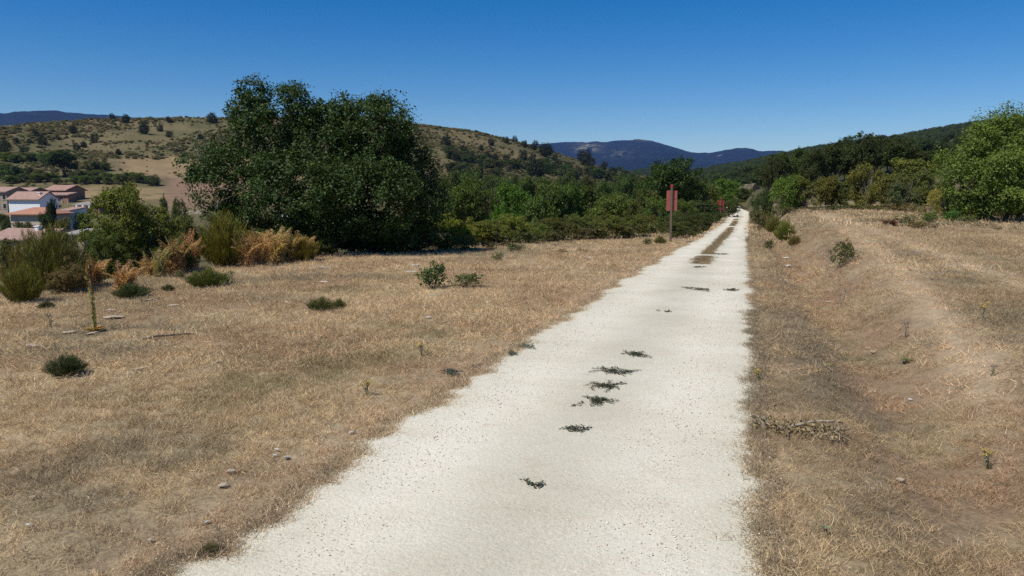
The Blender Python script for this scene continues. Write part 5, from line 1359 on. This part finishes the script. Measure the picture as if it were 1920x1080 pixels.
def ragwort(label, u, v, hpx, yel, seed):
    rng = np.random.default_rng(seed)
    p, r = G(u, v); h = max(hpx * KH(u, r), .06)
    o = root('ragwort', label, 'flower', p, rng.random() * 6.28)
    polys = []; tips = []
    for s in range(4):
        top = np.array([rng.normal() * .10 * h, rng.normal() * .10 * h, h * (.7 + .2 * rng.random())])
        l_ = limb((0, 0, -.01), top, .004, .002, rng, 6, .04); polys.append(l_)
        for b in range(4):
            e = top + np.array([rng.normal() * .13 * h, rng.normal() * .13 * h, h * (.02 + .16 * rng.random())]); tips.append(e); polys.append(limb(l_[0][4], e, .002, .001, rng, 4, .05))
    link('stem', tube_mesh('ragwort_stem', polys, M['bark_pale'], 4), o)
    n = 38
    C = np.stack([rng.normal(size=n) * .13 * h, rng.normal(size=n) * .13 * h, h * .8 * rng.random(n) ** 1.3], 1)
    v_, f_ = leaf_geo(C, rng.normal(size=(n, 3)), rng.normal(size=(n, 3)) + np.array([0, 0, .6]), .02 + .03 * rng.random(n), .22)
    v_[:, 2] = np.maximum(v_[:, 2], .004)
    link('leaves', mesh_np('ragwort_leaves', v_, [f_], M['leaf_soft'], face_attr=rng.random(n) * .7), o, color=(.24, .22, .10))
    if yel:
        C = np.repeat(np.array(tips), 4, 0) + rng.normal(size=(len(tips) * 4, 3)) * .008
        v_, f_ = leaf_geo(C, rng.normal(size=C.shape) * np.array([1, 1, .4]), np.array([0, 0, 1.0]) + rng.normal(size=C.shape) * .4, np.full(len(C), 0.015 if r < 8 else .020), .6)
        link('flower_heads', mesh_np('ragwort_heads', v_, [f_], M['yellow_petal']), o)
ragwort('yellow-flowered ragwort nearest the right picture edge', 1850, 880, 38, True, 1)
ragwort('small yellow ragwort farther up the right field', 1843, 600, 32, True, 2)
ragwort('single yellow ragwort in the left field near the track', 790, 668, 24, True, 3)
ragwort('tiny yellow ragwort lower in the left field', 687, 742, 28, True, 4)
ragwort('low yellow-green ragwort at the right track edge', 1422, 716, 22, True, 5)
ragwort('dried brown weed stalk standing in the ditch', 1578, 578, 42, False, 6)
ragwort('greenish weed on the ditch bank without flowers', 1697, 635, 40, False, 7)
ragwort('sparse green weed right of the bare soil bank', 1862, 705, 24, False, 8)
ragwort('thin dry weed stalk near the left edge of the field', 96, 616, 32, False, 9)
# tall mullein stalk
rng = np.random.default_rng(61)
p, r = G(178, 622); h = 126 * KH(178, r)
o = root('mullein', 'tall yellowing mullein stalk standing in the left field', 'plant', p, 0, tilt=(0, R(-2)))
link('stalk', tube_mesh('mullein_stalk', [limb((0, 0, -.02), (0, 0, h), .012, .006, rng, 9, .015)], M['dead_wood'], 6), o)
n = 420; t = rng.random(n); a = rng.random(n) * 6.28
rad = .010 + .016 * rng.random(n)
C = np.stack([np.cos(a) * rad, np.sin(a) * rad, .04 + t * h * .62], 1)
v_, f_ = leaf_geo(C, np.stack([np.cos(a), np.sin(a), .5 + 0 * a], 1), rng.normal(size=(n, 3)) + np.array([0, 0, .5]), .02 + .022 * rng.random(n), .5)
link('seed_spike', mesh_np('mullein_pods', v_, [f_], M['leaf_soft'], face_attr=rng.random(n) * .9), o, color=(.50, .44, .16))
n = 200; t = rng.random(n); a = rng.random(n) * 6.28; rad = .03 * rng.random(n)
C = np.stack([np.cos(a) * rad, np.sin(a) * rad, h * (.62 + .40 * t)], 1)
v_, f_ = leaf_geo(C, rng.normal(size=(n, 3)), rng.normal(size=(n, 3)), .03 + .03 * rng.random(n), .5)
link('dry_tip', mesh_np('mullein_tip', v_, [f_], M['dry_frond'], face_attr=rng.random(n) * .8), o, color=(.34, .20, .08))
n = 14; a = rng.random(n) * 6.28
v_, f_ = leaf_geo(np.stack([np.cos(a) * .08, np.sin(a) * .08, .03 + 0 * a], 1), np.stack([np.cos(a), np.sin(a), .2 + 0 * a], 1), np.tile([0, 0, 1.0], (n, 1)), np.full(n, .16), .4)
link('basal_leaves', mesh_np('mullein_base', v_, [f_], M['dry_frond'], face_attr=rng.random(n)), o, color=(.38, .22, .10))
# leaf rosettes
for (u, v, w, lab, c, sd) in ((1548, 1003, 26, 'pale green leaf rosette in the turf right of the track', (.20, .25, .13), 1), (1698, 682, 34, 'broad pale leaf rosette in the ditch', (.27, .29, .17), 2), (1550, 692, 24, 'small pale leaf rosette near the ditch', (.27, .29, .17), 3)):
    rng = np.random.default_rng(950 + sd)
    p, r = G(u, v); s = w * KW(u, r)
    n = 7; a = np.arange(n) / n * 6.28 + rng.random(n) * .6
    axis = np.stack([np.cos(a), np.sin(a), .25 + .35 * rng.random(n)], 1)
    v_, f_ = leaf_geo(axis * s * .27 + np.array([0, 0, .03]), axis, np.tile([0, 0, 1.0], (n, 1)) + rng.normal(size=(n, 3)) * .2, s * (.45 + .25 * rng.random(n)), .6, .1)
    v_[:, 2] = np.maximum(v_[:, 2], .006)
    o = root('leaf_rosette', lab, 'plant', p, 0)
    for j in range(n):
        link('leaf', mesh_np('rosette_leaf', v_[j * 4:j * 4 + 4], [np.array([[0, 1, 2, 3]])], M['leaf_soft'], face_attr=np.array([.3 + .4 * rng.random()])), o, color=c)
    link('stem', tube_mesh('rosette_stem', [(np.array([[0, 0, -.01], [0, 0, .02], [0, 0, .04]]), np.array([.008, .007, .005]))], M['bark_pale'], 5), o)
# heap of dried thistle by the track
rng = np.random.default_rng(71)
p, r = G(1490, 812)
o = root('dead_thistle', 'heap of dried thistle stalks lying right of the track', 'branch', p, facing(p))
k = KW(1490, r)
polys = [limb((-15 * k, 0, .03), (75 * k, .05, .10), .014, .008, rng, 8, .03)]
for j in range(26):
    x0 = rng.uniform(-85, 90) * k; e = np.array([x0 + rng.normal() * 28 * k, rng.normal() * .10, .02 + .10 * rng.random()]); polys.append(limb((x0, rng.normal() * .08, .01), e, .005, .002, rng, 5, .08))
link('stalks', tube_mesh('thistle_stalks', polys, M['dead_wood'], 5), o)
n = 380
C = np.stack([rng.uniform(-90, 95, n) * k, rng.normal(size=n) * .09, .01 + np.abs(rng.normal(size=n)) * .045], 1)
v_, f_ = leaf_geo(C, rng.normal(size=(n, 3)) * np.array([1, 1, .5]), rng.normal(size=(n, 3)) + np.array([0, 0, .7]), .02 + .035 * rng.random(n), .45, .3)
v_[:, 2] = np.maximum(v_[:, 2], .003)
link('dry_leaves', mesh_np('thistle_leaves', v_, [f_], M['dry_frond'], face_attr=rng.random(n) * .75), o, color=(.38, .29, .17))

# ------------------------------------------------------------------ stones lying in the turf
STONES = [(55, 990, 13, 'w', 'bright white stone in the turf, bottom left corner'), (283, 1018, 11, 'w', 'white stone left of the lower track edge'), (520, 848, 13, 'w', 'upper one of three pale stones by the left verge'), (516, 858, 10, 'w', 'lower one of three pale stones by the left verge'), (538, 862, 12, 'w', 'right one of three pale stones by the left verge'),
          (420, 915, 20, 't', 'tan flat stone left of the track'), (434, 890, 18, 't', 'tan sliver of stone above the flat tan stone'), (661, 815, 12, 'w', 'white stone at the left track edge'), (388, 985, 12, 'w', 'pale stone beside the bottom verge tuft'), (62, 938, 14, 't', 'tan stone near the left picture edge'),
          (1640, 737, 7, 'w', 'small white stone in the ditch, left of two'), (1707, 753, 10, 'w', 'white stone on the soil bank, right of two'), (1449, 1007, 14, 'w', 'pale cobble on the right track edge'), (1634, 919, 7, 'w', 'little white stone in the right turf'), (1688, 905, 16, 't', 'dull flat stone in the right turf'),
          (1628, 655, 16, 't', 'cream stone of the pair in the ditch, upper'), (1637, 664, 14, 't', 'cream stone of the pair in the ditch, lower'), (1556, 568, 20, 't', 'long pale stone in the ditch farther on'), (1474, 485, 10, 'w', 'white stone high in the ditch, nearer the track'), (1477, 501, 12, 'w', 'white stone in the ditch below the dark little shrub'),
          (62, 651, 34, 'w', 'flat pale slab in the left field near the edge'), (128, 626, 34, 't', 'flat slab left of the mullein foot'), (172, 628, 30, 't', 'flat slab at the mullein foot'), (206, 584, 28, 'w', 'pale slab right of the mullein, upper'), (214, 598, 44, 't', 'long slab right of the mullein, lower'), (281, 565, 30, 'w', 'white slab below the dark low shrub'), (324, 575, 26, 't', 'tan slab right of the white slab'), (265, 694, 28, 'w', 'pale slab alone in the middle left field'),
          (410, 680, 16, 't', 'small tan stone in the left field'), (776, 500, 22, 'w', 'white flat stone left of the largest field shrub, upper'), (770, 512, 26, 'w', 'white flat stone left of the largest field shrub, lower'), (608, 503, 22, 'w', 'white flat stone below the oak foot'), (607, 530, 18, 'w', 'white flat stone above the grey-green tuft'), (803, 598, 10, 'w', 'small white stone in the left field centre'), (540, 569, 9, 'w', 'tiny white stone left of the grey-green tuft'), (1108, 484, 16, 'w', 'pale flat stone far across the left field')]
for i, (u, v, w, c, lab) in enumerate(STONES):
    rng = np.random.default_rng(1200 + i)
    p, r = G(u, v); s = w * KW(u, r) * (.46 if v < 720 and w > 15 else .55)
    me = pebble_mesh(rng, 2); me.materials.append(M['stone'] if c == 'w' and (w < 15 or u > 500) else M['stone_tan'])
    flat = .30 if w > 15 and v < 720 else .75
    o = link('stone', me, None, p + Vector((0, 0, s * flat * .3 + .012)), (rng.normal() * .1, rng.normal() * .1, facing(p) + rng.normal() * .4), (s * 1.15, s * 1.0, s * flat * 1.1))
    tag(o, lab, 'stone', 'stones in the fields')
p, r = G(318, 636)
rng = np.random.default_rng(72)
o = root('fallen_stick', 'dark fallen stick lying in the left field', 'branch', p, facing(p))
link('stick', tube_mesh('stick', [limb((-.28, 0, .02), (.28, .06, .03), .014, .008, rng, 8, .06), limb((.05, 0, .03), (.2, -.1, .05), .007, .003, rng, 5, .05)], M['bark'], 6), o)

# ------------------------------------------------------------------ air
def build_haze():
    zmax = 20.0
    for ob in bpy.data.objects:
        if ob.type == 'MESH' and ob.name.startswith('mountain'):
            co = np.empty(len(ob.data.vertices) * 3, np.float32); ob.data.vertices.foreach_get('co', co); zmax = max(zmax, float(co[2::3].max()))
    zmin = min(float(GZ.min()), -41.0) - 12.0
    me = box_mesh('haze', [(-8200, 8200, -8200, 8200, zmin, zmax + 6)], None) if False else None
    m = bpy.data.materials.new('haze_air'); m.use_nodes = True
    ns, ln = m.node_tree.nodes, m.node_tree.links
    ns.remove(ns['Principled BSDF'])
    pv = ns.new('ShaderNodeVolumePrincipled')
    pv.inputs['Color'].default_value = (.27, .47, 1.0, 1); pv.inputs['Density'].default_value = HAZE
    pv.inputs['Anisotropy'].default_value = 0.0
    ln.new(pv.outputs[0], ns['Material Output'].inputs['Volume'])
    me = box_mesh('haze', [(-8200, 8200, -8200, 8200, zmin, zmax + 6)], m)
    o = link('haze', me); o['kind'] = 'stuff'; o['label'] = 'thin blue haze filling the valley air'
HAZE = 5.0e-5
build_haze()
